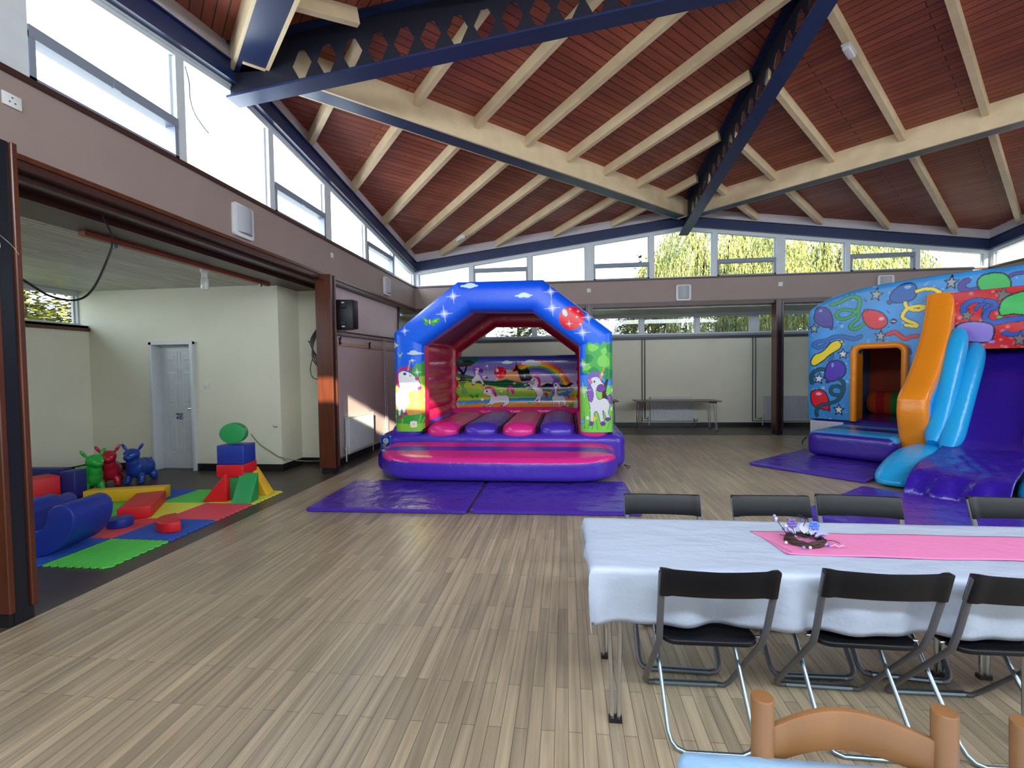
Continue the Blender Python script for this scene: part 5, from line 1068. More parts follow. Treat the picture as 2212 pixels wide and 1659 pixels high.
# ------------------------------------------------------------------ printed vinyl: shapes painted into a colour attribute
PAL = dict(g1=(70, 176, 70), g2=(52, 164, 62), g3=(24, 140, 78), g4=(96, 184, 92), g5=(96, 160, 84), yg=(160, 212, 72), yg2=(140, 206, 60), yg3=(126, 212, 84), yg4=(190, 200, 60), yg5=(130, 196, 66),
 tan=(224, 168, 84), wh=(246, 248, 250), wf=(240, 240, 236), wb=(222, 222, 228), mg=(198, 36, 120), dk=(20, 24, 30), bl=(40, 90, 160), ye=(244, 206, 40), cl=(200, 222, 226), lb=(70, 140, 232), red=(222, 20, 40),
 pu=(120, 50, 160), pu2=(140, 86, 190), pk=(236, 120, 170), sb=(80, 180, 230), red2=(232, 72, 50), bl2=(70, 100, 200), lav=(204, 196, 218), or2=(224, 156, 90), nk=(26, 22, 38), nk2=(26, 38, 30), hg=(18, 96, 58),
 bl3=(40, 140, 210), or3=(222, 146, 58), grb=(200, 176, 150), vio=(74, 62, 158), vio2=(84, 62, 184), grs=(38, 158, 76), rb=(222, 36, 48), sg=(160, 166, 172), sw=(226, 230, 236), bb=(16, 92, 176), yes=(250, 222, 48),
 hl=(236, 170, 190), hb=(130, 170, 220), nv=(20, 34, 96), bs=(44, 108, 190), yb=(246, 222, 40), te=(22, 88, 106), gb=(60, 192, 92), bs2=(30, 84, 184), sg2=(124, 116, 112), lv=(154, 132, 214))
PAL['or'] = (230, 150, 50)
PALL = {k: lin(v) for k, v in PAL.items()}; INK = lin((16, 22, 48))
def smooth_closed(p, k=6):
    P = np.array(p).reshape(-1, 2); n = len(P); out = []
    for i in range(n):
        a, b, c, d = P[i-1], P[i], P[(i+1) % n], P[(i+2) % n]
        for j in range(k):
            t = j/k; out.append(.5*(2*b+(c-a)*t+(2*a-5*b+4*c-d)*t*t+(3*b-a-3*c+d)*t**3))
    return np.array(out)
def smooth_open(p, k=7):
    P = np.array(p).reshape(-1, 2); n = len(P)
    if n < 3: return P
    out = []
    for i in range(n-1):
        a, b, c, d = P[max(i-1, 0)], P[i], P[i+1], P[min(i+2, n-1)]
        for j in range(k):
            t = j/k; out.append(.5*(2*b+(c-a)*t+(2*a-5*b+4*c-d)*t*t+(3*b-a-3*c+d)*t**3))
    out.append(P[-1]); return np.array(out)
def segdist(Q, P, closed):
    d = np.full(len(Q), 1e9); n = len(P)
    for i in range(n if closed else n-1):
        a, b = P[i], P[(i+1) % n]; ab = b-a; L = ab@ab
        if L < 1e-12: continue
        t = np.clip(((Q-a)@ab)/L, 0, 1); e = Q-(a+t[:, None]*ab); d = np.minimum(d, (e*e).sum(1))
    return np.sqrt(d)
def inside(Q, P):
    x, y = Q[:, 0], Q[:, 1]; c = np.zeros(len(Q), bool); n = len(P); j = n-1
    for i in range(n):
        xi, yi, xj, yj = P[i, 0], P[i, 1], P[j, 0], P[j, 1]
        if yi != yj:
            c ^= ((yi > y) != (yj > y)) & (x < (xj-xi)*(y-yi)/(yj-yi)+xi)
        j = i
    return c
def paint(Q, C, ops):
    for op in ops:
        k, col = op[0], PALL[op[1]]
        if k in ('p', 'c', 's', 'l', 'e'):
            if k == 'l': w_, P, ol = op[2]/2, smooth_open(op[3]), op[4]; mg = w_+ol+.01
            elif k == 's':
                cx, cz, rx, rz, an, ol = op[2:8]; P = np.array([(cx+rx*(1 if i % 2 == 0 else .42)*math.sin(an+i*PI/5), cz+rz*(1 if i % 2 == 0 else .42)*math.cos(an+i*PI/5)) for i in range(10)]); mg = ol+.01
            elif k == 'e':
                cx, cz, rx, rz, an, ol = op[2:8]; P = []
                for i in range(28):
                    a = 2*PI*i/28; x, z = rx*math.cos(a), rz*math.sin(a); P.append((cx+x*math.cos(an)+z*math.sin(an), cz-x*math.sin(an)+z*math.cos(an)))
                P = np.array(P); mg = ol+.01
            else: P = np.array(op[2]).reshape(-1, 2) if k == 'p' else smooth_closed(op[2]); ol = op[3]; mg = ol+.01
            lo, hi = P.min(0)-mg, P.max(0)+mg
            ix = np.where((Q[:, 0] > lo[0]) & (Q[:, 0] < hi[0]) & (Q[:, 1] > lo[1]) & (Q[:, 1] < hi[1]))[0]
            if not len(ix): continue
            q = Q[ix]
            if k == 'l':
                d = segdist(q, P, False)
                if ol: C[ix[d < w_+ol]] = INK
                C[ix[d < w_]] = col
            else:
                ins = inside(q, P); C[ix[ins]] = col
                if ol: C[ix[segdist(q, P, True) < ol]] = INK
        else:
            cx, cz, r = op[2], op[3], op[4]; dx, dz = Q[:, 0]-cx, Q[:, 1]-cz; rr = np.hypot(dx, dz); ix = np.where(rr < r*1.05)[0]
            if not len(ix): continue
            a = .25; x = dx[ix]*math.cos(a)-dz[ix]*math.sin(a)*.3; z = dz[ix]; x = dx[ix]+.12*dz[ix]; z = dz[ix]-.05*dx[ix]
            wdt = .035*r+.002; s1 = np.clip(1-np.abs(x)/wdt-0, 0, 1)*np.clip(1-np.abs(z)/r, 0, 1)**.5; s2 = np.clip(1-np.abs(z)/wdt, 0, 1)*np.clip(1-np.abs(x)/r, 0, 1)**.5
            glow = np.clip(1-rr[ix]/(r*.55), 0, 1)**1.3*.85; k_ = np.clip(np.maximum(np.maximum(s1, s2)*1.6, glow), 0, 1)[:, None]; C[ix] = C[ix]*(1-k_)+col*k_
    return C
M_PRINT = vmat('printed_vinyl', .32, .22, 14, .012); M_VIN = vmat('glossy_vinyl', .27, .35, 7, .03); M_VINR = vmat('creased_vinyl', .24, .55, 5, .05)
def superbox(mb, lo, hi, ex, cell, cols, colf, cut_bottom=False, warp=None):
    lo, hi = np.array(lo, float), np.array(hi, float); c, h = (lo+hi)/2, (hi-lo)/2; n = [max(4, int(round(2*h[i]/cell))) for i in range(3)]
    for ax in range(3):
        a, b = (ax+1) % 3, (ax+2) % 3
        for sgn in (-1, 1):
            if cut_bottom and ax == 2 and sgn < 0: continue
            u = np.sin(np.linspace(-1, 1, n[a]+1)*PI/2*.999) if False else np.linspace(-1, 1, n[a]+1); v = np.linspace(-1, 1, n[b]+1)
            U_, V_ = np.meshgrid(u, v, indexing='ij'); P = np.zeros(U_.shape+(3,)); P[..., ax] = sgn; P[..., a] = U_; P[..., b] = V_
            A = np.abs(P).reshape(-1, 3); l_, h_ = np.zeros(len(A)), np.ones(len(A))
            for _ in range(26):
                m_ = (l_+h_)/2; s = sum((m_*A[:, i])**ex[i] for i in range(3)); big = s > 1; h_ = np.where(big, m_, h_); l_ = np.where(big, l_, m_)
            P = (P.reshape(-1, 3)*m_[:, None])*h+c
            if warp is not None: P = warp(P)
            P = P.reshape(U_.shape+(3,))
            if sgn < 0: P = P[::-1]
            mb.grid(P); q = P.reshape(-1, 3); cols.append(colf(q))
def inflated(name, parent, lo, hi, colf, ex=(6, 6, 4), cell=.03, m=None, warp=None):
    g = MB(); cols = []
    f = colf if callable(colf) else (lambda q, c=lin(colf): np.tile(c, (len(q), 1)))
    superbox(g, lo, hi, ex, cell, cols, f, warp=warp)
    return g.build(name, m or M_VIN, parent, smooth=80, col=np.concatenate(cols), fix=False)
PURP, PINK, REDV, BLUEV, ORG, CYAN, MAGR = (76, 48, 178), (226, 44, 140), (176, 18, 52), (2, 74, 214), (240, 140, 30), (34, 166, 228), (200, 28, 90)
# ================================================================== arch castle
CT = thing('bouncy_castle', (2.6, 8.6, 0), 'blue and purple bouncy castle with unicorn prints, standing at the back left of the hall', 'bouncy castle')
OUT = [(.905, .58), (.905, 2.14), (1.94, 2.905), (3.27, 2.895), (4.30, 2.08), (4.305, .58)]
INN = [(1.385, .58), (1.40, 1.93), (2.165, 2.435), (3.10, 2.41), (3.805, 1.87), (3.805, .58)]
def arch(name, yc, dep, cell, bcell, front_paint, colf, m, scale=1.0, ex=3.4):
    segs = []; A = np.array(OUT); B = np.array(INN)
    if scale != 1.0: ctr = np.array([2.6, .58]); A = ctr+(A-ctr)*scale; B = ctr+(B-ctr)*scale
    S = [(A[0], B[0])]
    for i in range(5):
        L = max(np.linalg.norm(A[i+1]-A[i]), np.linalg.norm(B[i+1]-B[i])); n = max(2, int(L/cell))
        for k in range(1, n+1): t = k/n; S.append((A[i]*(1-t)+A[i+1]*t, B[i]*(1-t)+B[i+1]*t))
    nf = max(10, int(.75/cell)); nb = max(6, int(.75/bcell))
    tt = np.linspace(0, PI, 4001); xx = np.sign(np.cos(tt))*np.abs(np.cos(tt))**(2/ex)*.26; yy = np.abs(np.sin(tt))**(2/ex)*dep/2
    al = np.concatenate([[0], np.cumsum(np.hypot(np.diff(xx), np.diff(yy)))]); even = lambda n_: np.interp(np.linspace(0, al[-1], n_, endpoint=False), al, tt)
    th = np.concatenate([even(nf), PI+even(nb)])
    P = np.zeros((len(S), len(th), 3)); ct, st = np.cos(th), np.sin(th); sc = np.sign(ct)*np.abs(ct)**(2/ex); ss = np.sign(st)*np.abs(st)**(2/ex)
    for i, (a, b) in enumerate(S):
        mid, hf = (a+b)/2, (b-a)/2
        P[i, :, 0] = mid[0]+hf[0]*sc; P[i, :, 2] = mid[1]+hf[1]*sc; P[i, :, 1] = yc-dep/2*ss
    q = P.reshape(-1, 3); C = colf(q, np.tile(sc, len(S)), np.tile(ss, len(S)))
    g = MB(); g.grid(P, wrap=True)
    o = g.build(name, m, CT, smooth=80, col=C, fix=False); return o
def front_col(q, sc, ss):
    n = len(q); top, mid = lin((0, 74, 216)), lin((0, 100, 236))
    t = np.clip((q[:, 2]-2.0)/.9, 0, 1)[:, None]; C = mid*(1-t)+top*t
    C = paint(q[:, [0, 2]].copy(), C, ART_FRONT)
    side = (ss < -.25) | ((sc > .93) & (q[:, 2] < 1.92) & (ss < .45)) | ((sc > .96) & (ss < .1))
    C[side] = lin(MAGR); return C
arch('front_arch', 7.36, .52, .0075, .05, True, front_col, M_PRINT)
arch('rear_arch', 9.72, .44, .04, .05, False, lambda q, a, b: np.tile(lin(REDV), (len(q), 1)), M_VIN, scale=.985)
# base with lower front wall
def basecol(q):
    C = np.tile(lin(PURP), (len(q), 1)); C[(q[:, 2] > .555) & (q[:, 0] > 3.72)] = lin(PINK); return C
inflated('base', CT, (.60, 7.1, .0), (4.5, 10.1, .57), basecol, ex=(14, 12, 7), cell=.035)
# bed tubes and black seams
seam = [.80, 1.37, 1.965, 2.575, 3.155, 3.757, 4.25]
for i in range(6):
    a, b = seam[i], seam[i+1]
    def wp(P): return P
    inflated('bed_tube', CT, (a+.004, 7.13, .39), (b-.004, 9.72, .715), PURP if i % 2 == 0 else PINK, ex=(2.6, 14, 2.3), cell=.03)
for s in seam[1:6]:
    g = MB(); g.tube([(s, 7.13, .57), (s, 7.2, .605), (s, 7.35, .63), (s, 9.5, .635)], .022, 6); g.build('seam', M_BLACK, CT)
# bolster at the back of the bed, side walls, back panel
inflated('back_bolster', CT, (1.15, 9.45, .55), (3.9, 9.75, .77), PINK, ex=(8, 2.5, 2.5), cell=.03, m=M_VINR)
for sx, nm in ((1.02, 'side_wall'), (4.18, 'side_wall')):
    g = MB(); ys = np.linspace(7.5, 9.6, 40); zs = np.linspace(.55, 2.02, 70); P = np.zeros((40, 70, 3))
    sg = 1 if sx < 2 else -1
    for i, y in enumerate(ys):
        for j, z in enumerate(zs): P[i, j] = (sx+sg*(.20+.055*abs(math.sin((z-.55)/1.47*PI*5))**.6), y, z)
    g.grid(P if sg > 0 else P[::-1]); g.bb(sx-.08, sx+.1, 7.5, 9.6, .5, 2.0)
    col = np.tile(lin(MAGR), (len(g.v), 1)); g.build(nm, M_VIN, CT, smooth=60, col=col, fix=False)
def roofsheet():
    g = MB(); o = np.array(OUT)[1:5]; V = []; ys = (7.45, 9.6); lw = np.array(OUT)[1:5]*.3+np.array(INN)[1:5]*.7
    for y in ys:
        for p in lw: V.append((p[0], y, p[1]+.05))
    g.add(V, [(i, i+1, i+5, i+4) for i in range(3)]); return g
M_SHEET = mat('mauve_rain_cover', (132, 74, 118), .5)
rsh = roofsheet().build('rain_cover', M_SHEET, CT, smooth=0, fix=False); so = rsh.modifiers.new('thickness', 'SOLIDIFY'); so.thickness = .006
g = MB(); xs = np.linspace(1.14, 3.83, 330); zs = np.linspace(.70, 1.80, 150); P = np.zeros((330, 150, 3))
for j, z in enumerate(zs):
    t = (z-.70)/1.10; P[:, j, 0] = xs; P[:, j, 2] = z; P[:, j, 1] = 9.62-.07*abs(math.sin(t*PI*4))**.5-.02
q = P.reshape(-1, 3); t = np.clip((q[:, 2]-1.15)/.6, 0, 1)[:, None]; C = lin((206, 198, 220))*(1-t)+lin((52, 66, 170))*t
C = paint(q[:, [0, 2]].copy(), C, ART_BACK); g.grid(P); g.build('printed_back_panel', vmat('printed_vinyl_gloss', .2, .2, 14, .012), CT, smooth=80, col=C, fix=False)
g = MB(); g.bb(1.14, 3.83, 9.62, 9.85, .6, 1.81); g.build('back_wall', mat('maroon_vinyl', (120, 12, 36), .35), CT, bev=.03, seg=3)
# entry step
def stepcol(q):
    C = np.tile(lin(PURP), (len(q), 1)); x, y, z = q.T
    f = 6.17+.16*np.clip(np.abs(x-2.63)/1.62, 0, 1)**6
    C[(z > .315) & (y > f-.2) & (y < 6.44)] = lin(PINK); C[(z > .34) & (y > 6.68) & (y < 6.97)] = lin(PINK); C[z < .088] = lin((12, 96, 88)); return C
def stepwarp(P):
    P = P.copy(); x = (P[:, 0]-2.63)/1.66; fr = P[:, 1] < 6.6
    P[:, 1] += np.where(fr, .42*np.abs(x)**7*(6.6-P[:, 1])/.55, 0); P[:, 2] *= 1+.20*(P[:, 1]-6.1); return P
inflated('entry_step', CT, (.86, 6.04, .053), (4.29, 7.14, .385), stepcol, ex=(14, 9, 3.8), cell=.018, warp=stepwarp)
# sticker on the base, anchor strap
g = MB(); y = 7.098
g.bb(.70, .875, y-.004, y+.02, .30, .53, 0); g.bb(.72, .84, y-.006, y, .315, .50, 1)
g.prism([(.785+.043*math.cos(a), .445+.043*math.sin(a)) for a in np.linspace(0, 2*PI, 22)[:-1]], 0, .010, O=(0, y, 0), X=(1, 0, 0), Y=(0, 0, 1), Z=(0, -1, 0), m=2)
for a in (.3, 1.5, 2.6, 3.8, 5.0): g.bar((.785+.022*math.cos(a), y-.012, .445+.022*math.sin(a)), (.785+.022*math.cos(a+1.1), y-.012, .445+.022*math.sin(a+1.1)), .003, .008, m=3)
for k, (a, b) in enumerate(((.735, .80), (.735, .79), (.74, .82))): g.bb(a, b, y-.009, y-.005, .385-.022*k, .392-.022*k, 2)
g.bar((.85, y-.009, .525), (.872, y-.009, .505), .004, .008, m=2); g.build('safety_sticker', [mat('sticker_blue', (32, 74, 176), .35), mat('sticker_navy', (14, 34, 120), .35), M_WHITE, M_BLACK], CT, smooth=0)
g = MB(); g.tube([(4.47, 7.3, .06), (4.56, 7.32, .03), (4.52, 7.24, .012), (4.46, 7.3, .06)], .006, 5); g.build('anchor_ring', M_BLACK, CT)
# crash mats before it
def crash_mat(x0, x1, y0, y1, label, rz=0, O_=None, th=.05):
    t = None; cx_, cy_ = (x0+x1)/2, (y0+y1)/2
    g = MB(); cols = []; hx, hy = (x1-x0)/2, (y1-y0)/2
    superbox(g, (-hx, -hy, 0), (hx, hy, th), (60, 60, 9), .03, cols, lambda q: np.tile(lin((72, 44, 164)), (len(q), 1)))
    o = g.build('crash_mat', M_VINR, None, smooth=50, col=np.concatenate(cols), fix=False)
    if O_ is None: o.location = (cx_, cy_, .001); o.rotation_euler = (0, 0, rz)
    else:
        a = math.radians(-48); o.location = (O_[0]+cx_*math.cos(a)-(-cy_)*-math.sin(a)*-1*0+cx_*0, O_[1], .001)
    return tag(o, label, 'crash mat', 'purple crash mats')
m1 = crash_mat(.72, 2.525, 4.87, 6.2, 'purple crash mat before the arch castle, its left one with a white glare', .018)
m2 = crash_mat(2.555, 4.36, 4.92, 6.25, 'purple crash mat before the arch castle, the right one of the pair', .018)
# ================================================================== balloon-print castle with slide, built in its own frame and turned
ST = thing('inflatable_slide_castle', (0, 0, 0), 'light blue balloon print inflatable castle with orange framed slide, right side of the hall', 'inflatable slide')
WDT = 4.7
def topz(u):
    u = np.minimum(u, WDT-u); return np.interp(u, [0, .03, .2, .42, .67, 1.12, 1.83, 2.35], [2.50, 2.60, 2.71, 2.81, 2.87, 2.93, 2.965, 2.97])
du = .0095; us = np.arange(0, 3.3, du); us = np.concatenate([us, np.arange(3.3, WDT+.001, .05)]); nz = 250; P = np.zeros((len(us), nz, 3)); tz = topz(us)
for i, u in enumerate(us):
    z = .50+(tz[i]-.50)*np.linspace(0, 1, nz); P[i, :, 0] = u; P[i, :, 2] = z
    e = np.minimum(np.minimum(u, WDT-u)/.16, 1.0); e2 = np.minimum((tz[i]-z)/.10, 1.0)
    P[i, :, 1] = .0+.035*(1-np.sqrt(np.clip(1-(1-e)**2, 0, 1)))+.03*(1-np.sqrt(np.clip(1-(1-e2)**2, 0, 1)))
q = P.reshape(-1, 3); rs = np.random.RandomState(2)
base_ = lin((58, 146, 216)); C = np.tile(base_, (len(q), 1))
wv = sum(np.sin(q[:, 0]*a+q[:, 2]*b+c) for a, b, c in ((5, 3, 0), (-4, 7, 1), (9, -5, 2), (2, 11, 4), (13, 6, 3)))/5
C = C*(1+.28*wv[:, None]); dots = []
for _ in range(240):
    cx_, cz_, r = rs.rand()*3.3, .5+rs.rand()*2.45, .005+.014*rs.rand()**3
    ix = np.where((np.abs(q[:, 0]-cx_) < r*3) & (np.abs(q[:, 2]-cz_) < r*3))[0]; d = np.hypot(q[ix, 0]-cx_, q[ix, 2]-cz_); k = (np.clip(1-d/(r*2.4), 0, 1)*.6)[:, None]; C[ix] = C[ix]*(1-k)+k*lin((220, 240, 250))
C = paint(q[:, [0, 2]].copy(), C, ART_SIDE)
Um, Zm = (P[:-1, :-1, 0]+P[1:, 1:, 0])/2, (P[:-1, :-1, 2]+P[1:, 1:, 2])/2
def rrect(U_, Z_, u0, u1, z0, z1, r):
    dx = np.maximum(np.maximum(u0+r-U_, U_-(u1-r)), 0); dz = np.maximum(np.maximum(z0-1-Z_, Z_-(z1-r)), 0); return (np.hypot(dx, dz) < r) & (Z_ > z0)
mask = rrect(Um, Zm, .80, 1.50, .5, 1.84, .14) | ((Um > 2.14) & (Um < 3.55) & (Zm < 2.40))
mk = np.zeros((len(us)-1, nz), bool); mk[:, :nz-1] = mask
g = MB(); g.grid(P, mask=mk); fw = g.build('printed_front_wall', M_PRINT, ST, smooth=80, col=C, fix=False)
so = fw.modifiers.new('thickness', 'SOLIDIFY'); so.thickness = .20; so.offset = 1 
def TCOL(mb, c): return np.tile(lin(c), (len(mb.v), 1))
# door surround
pts = [(.775, -.005, .5), (.775, -.005, 1.70)]+[(.905-.13*math.cos(a), -.005, 1.735+.13*math.sin(a)) for a in np.linspace(.2, PI/2, 6)]+[(1.39+.13*math.sin(a), -.005, 1.735+.13*math.cos(a)) for a in np.linspace(0, PI/2-.2, 6)]+[(1.52, -.005, 1.7), (1.52, -.005, .5)]
g = MB(); g.tube(pts, .055, 14); g.build('door_surround', M_VIN, ST, smooth=60, col=TCOL(g, ORG))
for x0_, x1_ in ((.72, .80), (1.50, 1.6)):
    g = MB(); g.bb(x0_, x1_, 0, .35, .5, 1.86); g.build('door_reveal', M_VIN, ST, bev=0, smooth=0, col=TCOL(g, ORG))
# body: base, side, back and roof
DEP = 2.6
inflated('base', ST, (-.01, .02, 0), (WDT, DEP, .52), (56, 34, 132), ex=(20, 20, 10), cell=.08)
for nm, bx, c in (('side_wall', (.0, .30, .15, DEP, .4, 2.55), (60, 146, 214)), ('side_wall', (WDT-.3, WDT, .15, DEP, .4, 2.55), (60, 146, 214)), ('back_wall', (.0, 1.0, DEP-.3, DEP, .4, 2.5), (190, 70, 40)), ('back_wall', (1.45, WDT, DEP-.3, DEP, .4, 2.5), (150, 50, 40)), ('divider', (1.75, 1.95, .25, DEP, .4, 2.5), (150, 70, 40)), ('roof_cover', (.05, WDT-.05, .2, DEP, 2.45, 2.55), (40, 90, 150))):
    g = MB(); g.bb(*bx); g.build(nm, mat('vinyl_%d_%d' % (c[0], c[2]), c, .4), ST, bev=.04, seg=3)
g = MB(); g.bb(1.0, 1.45, DEP-.2, DEP-.19, .5, 2.4); g.build('mesh_window', mat('grey_mesh', (88, 92, 98), .7), ST, smooth=0)
def bolcol(q):
    C = np.tile(lin((206, 84, 30)), (len(q), 1)); C[(np.abs(q[:, 0]-1.0) < .1)] = lin((50, 150, 70)); C[(np.abs(q[:, 0]-1.3) < .07)] = lin((190, 40, 60)); C[(np.abs(q[:, 0]-.72) < .07)] = lin((200, 40, 50)); return C
inflated('inner_bolster', ST, (.45, 1.5, .5), (1.75, 1.85, .98), bolcol, ex=(9, 2.4, 2.4), cell=.03)
# stepping block at the entrance
def ecol(q):
    C = np.tile(lin((58, 34, 140)), (len(q), 1)); v = -q[:, 1]; z = q[:, 2]
    C[(z > .375) & (v > 1.02) & (v < 1.56)] = lin(CYAN); C[(z > .40) & (v > .28) & (v < .66)] = lin(CYAN); return C
inflated('entry_step', ST, (.64, -1.62, .054), (1.84, .02, .46), ecol, ex=(14, 12, 5), cell=.02)
g = MB(); g.bb(.06, .62, -.012, .02, .12, .46, 0)
for k in range(8): g.bb(.10, .58, -.014, -.011, .42-.03*k, .423-.03*k, 1)
for k in range(5): g.bb(.10+.11*k, .103+.11*k, -.014, -.011, .20, .425, 1)
for a, b in ((.10, .16), (.18, .22)): g.bb(a, b, -.014, -.011, .15, .165, 2)
g.build('paper_label', [mat('paper_white', (206, 208, 214), .6), mat('print_grey', (150, 156, 170), .6), mat('print_cyan', (60, 160, 200), .6)], ST, smooth=0)
g = MB(); g.tube([(.0, -.02, .12), (-.06, -.08, .03), (-.02, -.16, .012)], .012, 5); g.build('anchor_strap', M_BLACK, ST)
# slide: arch frame, side panels, bolsters, bed, foot
prof = [(.13, 2.66), (.20, 2.45), (.42, 2.02), (.95, 1.46), (1.42, 1.12), (1.50, .95), (1.49, .72), (1.30, .22)]
def smo(p, k=8): return smooth_open([c for q_ in p for c in q_], k)
pr = smo(prof)
for u0, u1 in ((1.80, 2.17), (3.46, 3.83)):
    n = 26; P = np.zeros((len(pr), n, 3)); um, uh = (u0+u1)/2, (u1-u0)/2
    for i, (v, z) in enumerate(pr):
        a = pr[max(i-1, 0)]; b = pr[min(i+1, len(pr)-1)]; d = (b-a)/np.linalg.norm(b-a); nrm = np.array([-d[1], d[0]]); nrm = nrm if nrm[0] > 0 else -nrm
        for k in range(n):
            th = 2*PI*k/n; c_, s_ = math.cos(th), math.sin(th); c_ = math.copysign(abs(c_)**.38, c_); s_ = math.copysign(abs(s_)**.45, s_)
            off = -.17+.17*s_; P[i, k] = (um+uh*c_, -(v+nrm[0]*off), z+nrm[1]*off)
    q = P.reshape(-1, 3); C = np.tile(lin(ORG), (len(q), 1)); kk = np.tile(np.arange(n), len(pr)); ca = np.cos(2*PI*kk/n); sa = np.sin(2*PI*kk/n)
    C[(np.abs(ca) > .985) | (sa < -.15)] = lin(CYAN)
    g = MB(); g.grid(P, wrap=True); g.f += [tuple(range(n)), tuple((len(pr)-1)*n+k for k in range(n))]; g.m += [0, 0]; g.build('slide_arch', M_VIN, ST, smooth=70, col=C, fix=False)
    g = MB(); poly = [(.0, .45)]+[(v-.2, z) for v, z in pr if v > .22]+[(.0, 2.3)]; poly = [(0.0, .3), (1.15, .22)]+[(float(v)-.16, float(z)) for v, z in pr[::-1] if v > .2]+[(.0, 2.35)]
    g.prism(poly, u0+.03, u1-.03, X=(0, -1, 0), Y=(0, 0, 1), Z=(1, 0, 0)); g.build('slide_side', M_VIN, ST, smooth=0, col=TCOL(g, CYAN))
for du_, (v0, z0, v1, z1) in ((2.235, (.22, 2.02, 1.50, .42)), (2.40, (.05, 1.80, 1.58, .34)), (3.395, (.22, 2.02, 1.50, .42)), (3.22, (.05, 1.78, 1.55, .36))):
    g = MB(); pts = [Vector((du_, -(v0+(v1-v0)*t), z0+(z1-z0)*t-.015*math.sin(PI*t))) for t in np.linspace(0, 1, 16)]
    g.tube(pts, [.09, .125, .14]+[.145]*10+[.14, .12, .08], 16); g.build('slide_bolster', M_VIN, ST, smooth=70, col=TCOL(g, CYAN))
bed = smo([(-.55, 1.80), (-.2, 1.72), (.15, 1.45), (.8, .92), (1.35, .50), (1.75, .375), (2.3, .34), (2.9, .27), (3.16, .12), (3.22, .02)], 10)
nu = 60; P = np.zeros((len(bed), nu+1, 3))
for i, (v, z) in enumerate(bed):
    k = np.clip((v-1.2)/.8, 0, 1); a, b = 2.34+.03*k, 3.26-.03*k
    for j in range(nu+1):
        t = j/nu; u = a+(b-a)*t; P[i, j] = (u, -(v+.03*math.sin(t*17+2)*(1 if v > 3.0 else 0)), max(.012, z-.05*math.sin(PI*t)*(1-k*.6)+(.004*math.sin(u*23+v*9)+.003*math.sin(u*41-v*17))*k))
g = MB(); g.grid(P); bd = g.build('slide_bed', M_VINR, ST, smooth=80, col=TCOL(g, (50, 26, 150)), fix=False); so = bd.modifiers.new('thickness', 'SOLIDIFY'); so.thickness = .02
g = MB(); g.prism([(-.55, .5), (1.2, .48), (.1, 1.35), (-.55, 1.65)], 2.36, 3.24, X=(0, -1, 0), Y=(0, 0, 1), Z=(1, 0, 0)); g.build('slide_core', mat('dark_purple_vinyl', (34, 18, 84), .5), ST, smooth=0)
def footwarp(P):
    P = P.copy(); v = -P[:, 1]; k = np.clip((v-1.9)/1.05, 0, 1)**1.6; P[:, 2] = P[:, 2]*(1-.62*k); return P
for a, b in ((1.93, 2.40), (3.2, 3.67)):
    inflated('slide_foot_bolster', ST, (a, -2.98, .01), (b, -1.05, .40), CYAN, ex=(3.2, 5, 3.2), cell=.03, warp=footwarp)
# hanging red banner between the arches
g = MB(); ub = np.arange(2.10, 3.55, .0085); nzb = 110; P = np.zeros((len(ub), nzb, 3))
for i, u in enumerate(ub):
    z = np.linspace(1.745, 2.64, nzb); P[i, :, 0] = u; P[i, :, 1] = -.135-.012*np.sin(z*9+u*3); P[i, :, 2] = z
q = P.reshape(-1, 3); C = np.tile(lin((206, 20, 34)), (len(q), 1))
for _ in range(60):
    cx_, cz_, r = 2.1+rs.rand()*1.45, 1.75+rs.rand()*.9, .008+.012*rs.rand(); d = np.hypot(q[:, 0]-cx_, q[:, 1]*0+q[:, 2]-cz_); k = (np.clip(1-d/(r*2), 0, 1)*.6)[:, None]; C = C*(1-k)+k*lin((246, 170, 170))
C = paint(q[:, [0, 2]].copy(), C, ART_BANNER); g.grid(P); bn = g.build('printed_banner', M_PRINT, ST, smooth=80, col=C, fix=False); so = bn.modifiers.new('thickness', 'SOLIDIFY'); so.thickness = .01; so.offset = -1
ST.location = (8.31, 9.86, 0); ST.rotation_euler = (0, 0, math.radians(-48))
def side_mat(u0, u1, v0, v1, label, zoff=.001):
    a = math.radians(-48); U_ = Vector((math.cos(a), math.sin(a), 0)); N_ = Vector((math.sin(a), -math.cos(a), 0))
    o = crash_mat(0, u1-u0, 0, v1-v0, label); o.location = Vector((8.31, 9.86, zoff))+U_*((u0+u1)/2)+N_*((v0+v1)/2); o.rotation_euler = (0, 0, a); return o
side_mat(.37, 1.90, 1.0, 2.90, 'purple crash mat under the entrance step of the slide castle')
side_mat(1.96, 3.9, 3.25, 5.0, 'purple crash mat at the foot of the slide, behind the chairs')
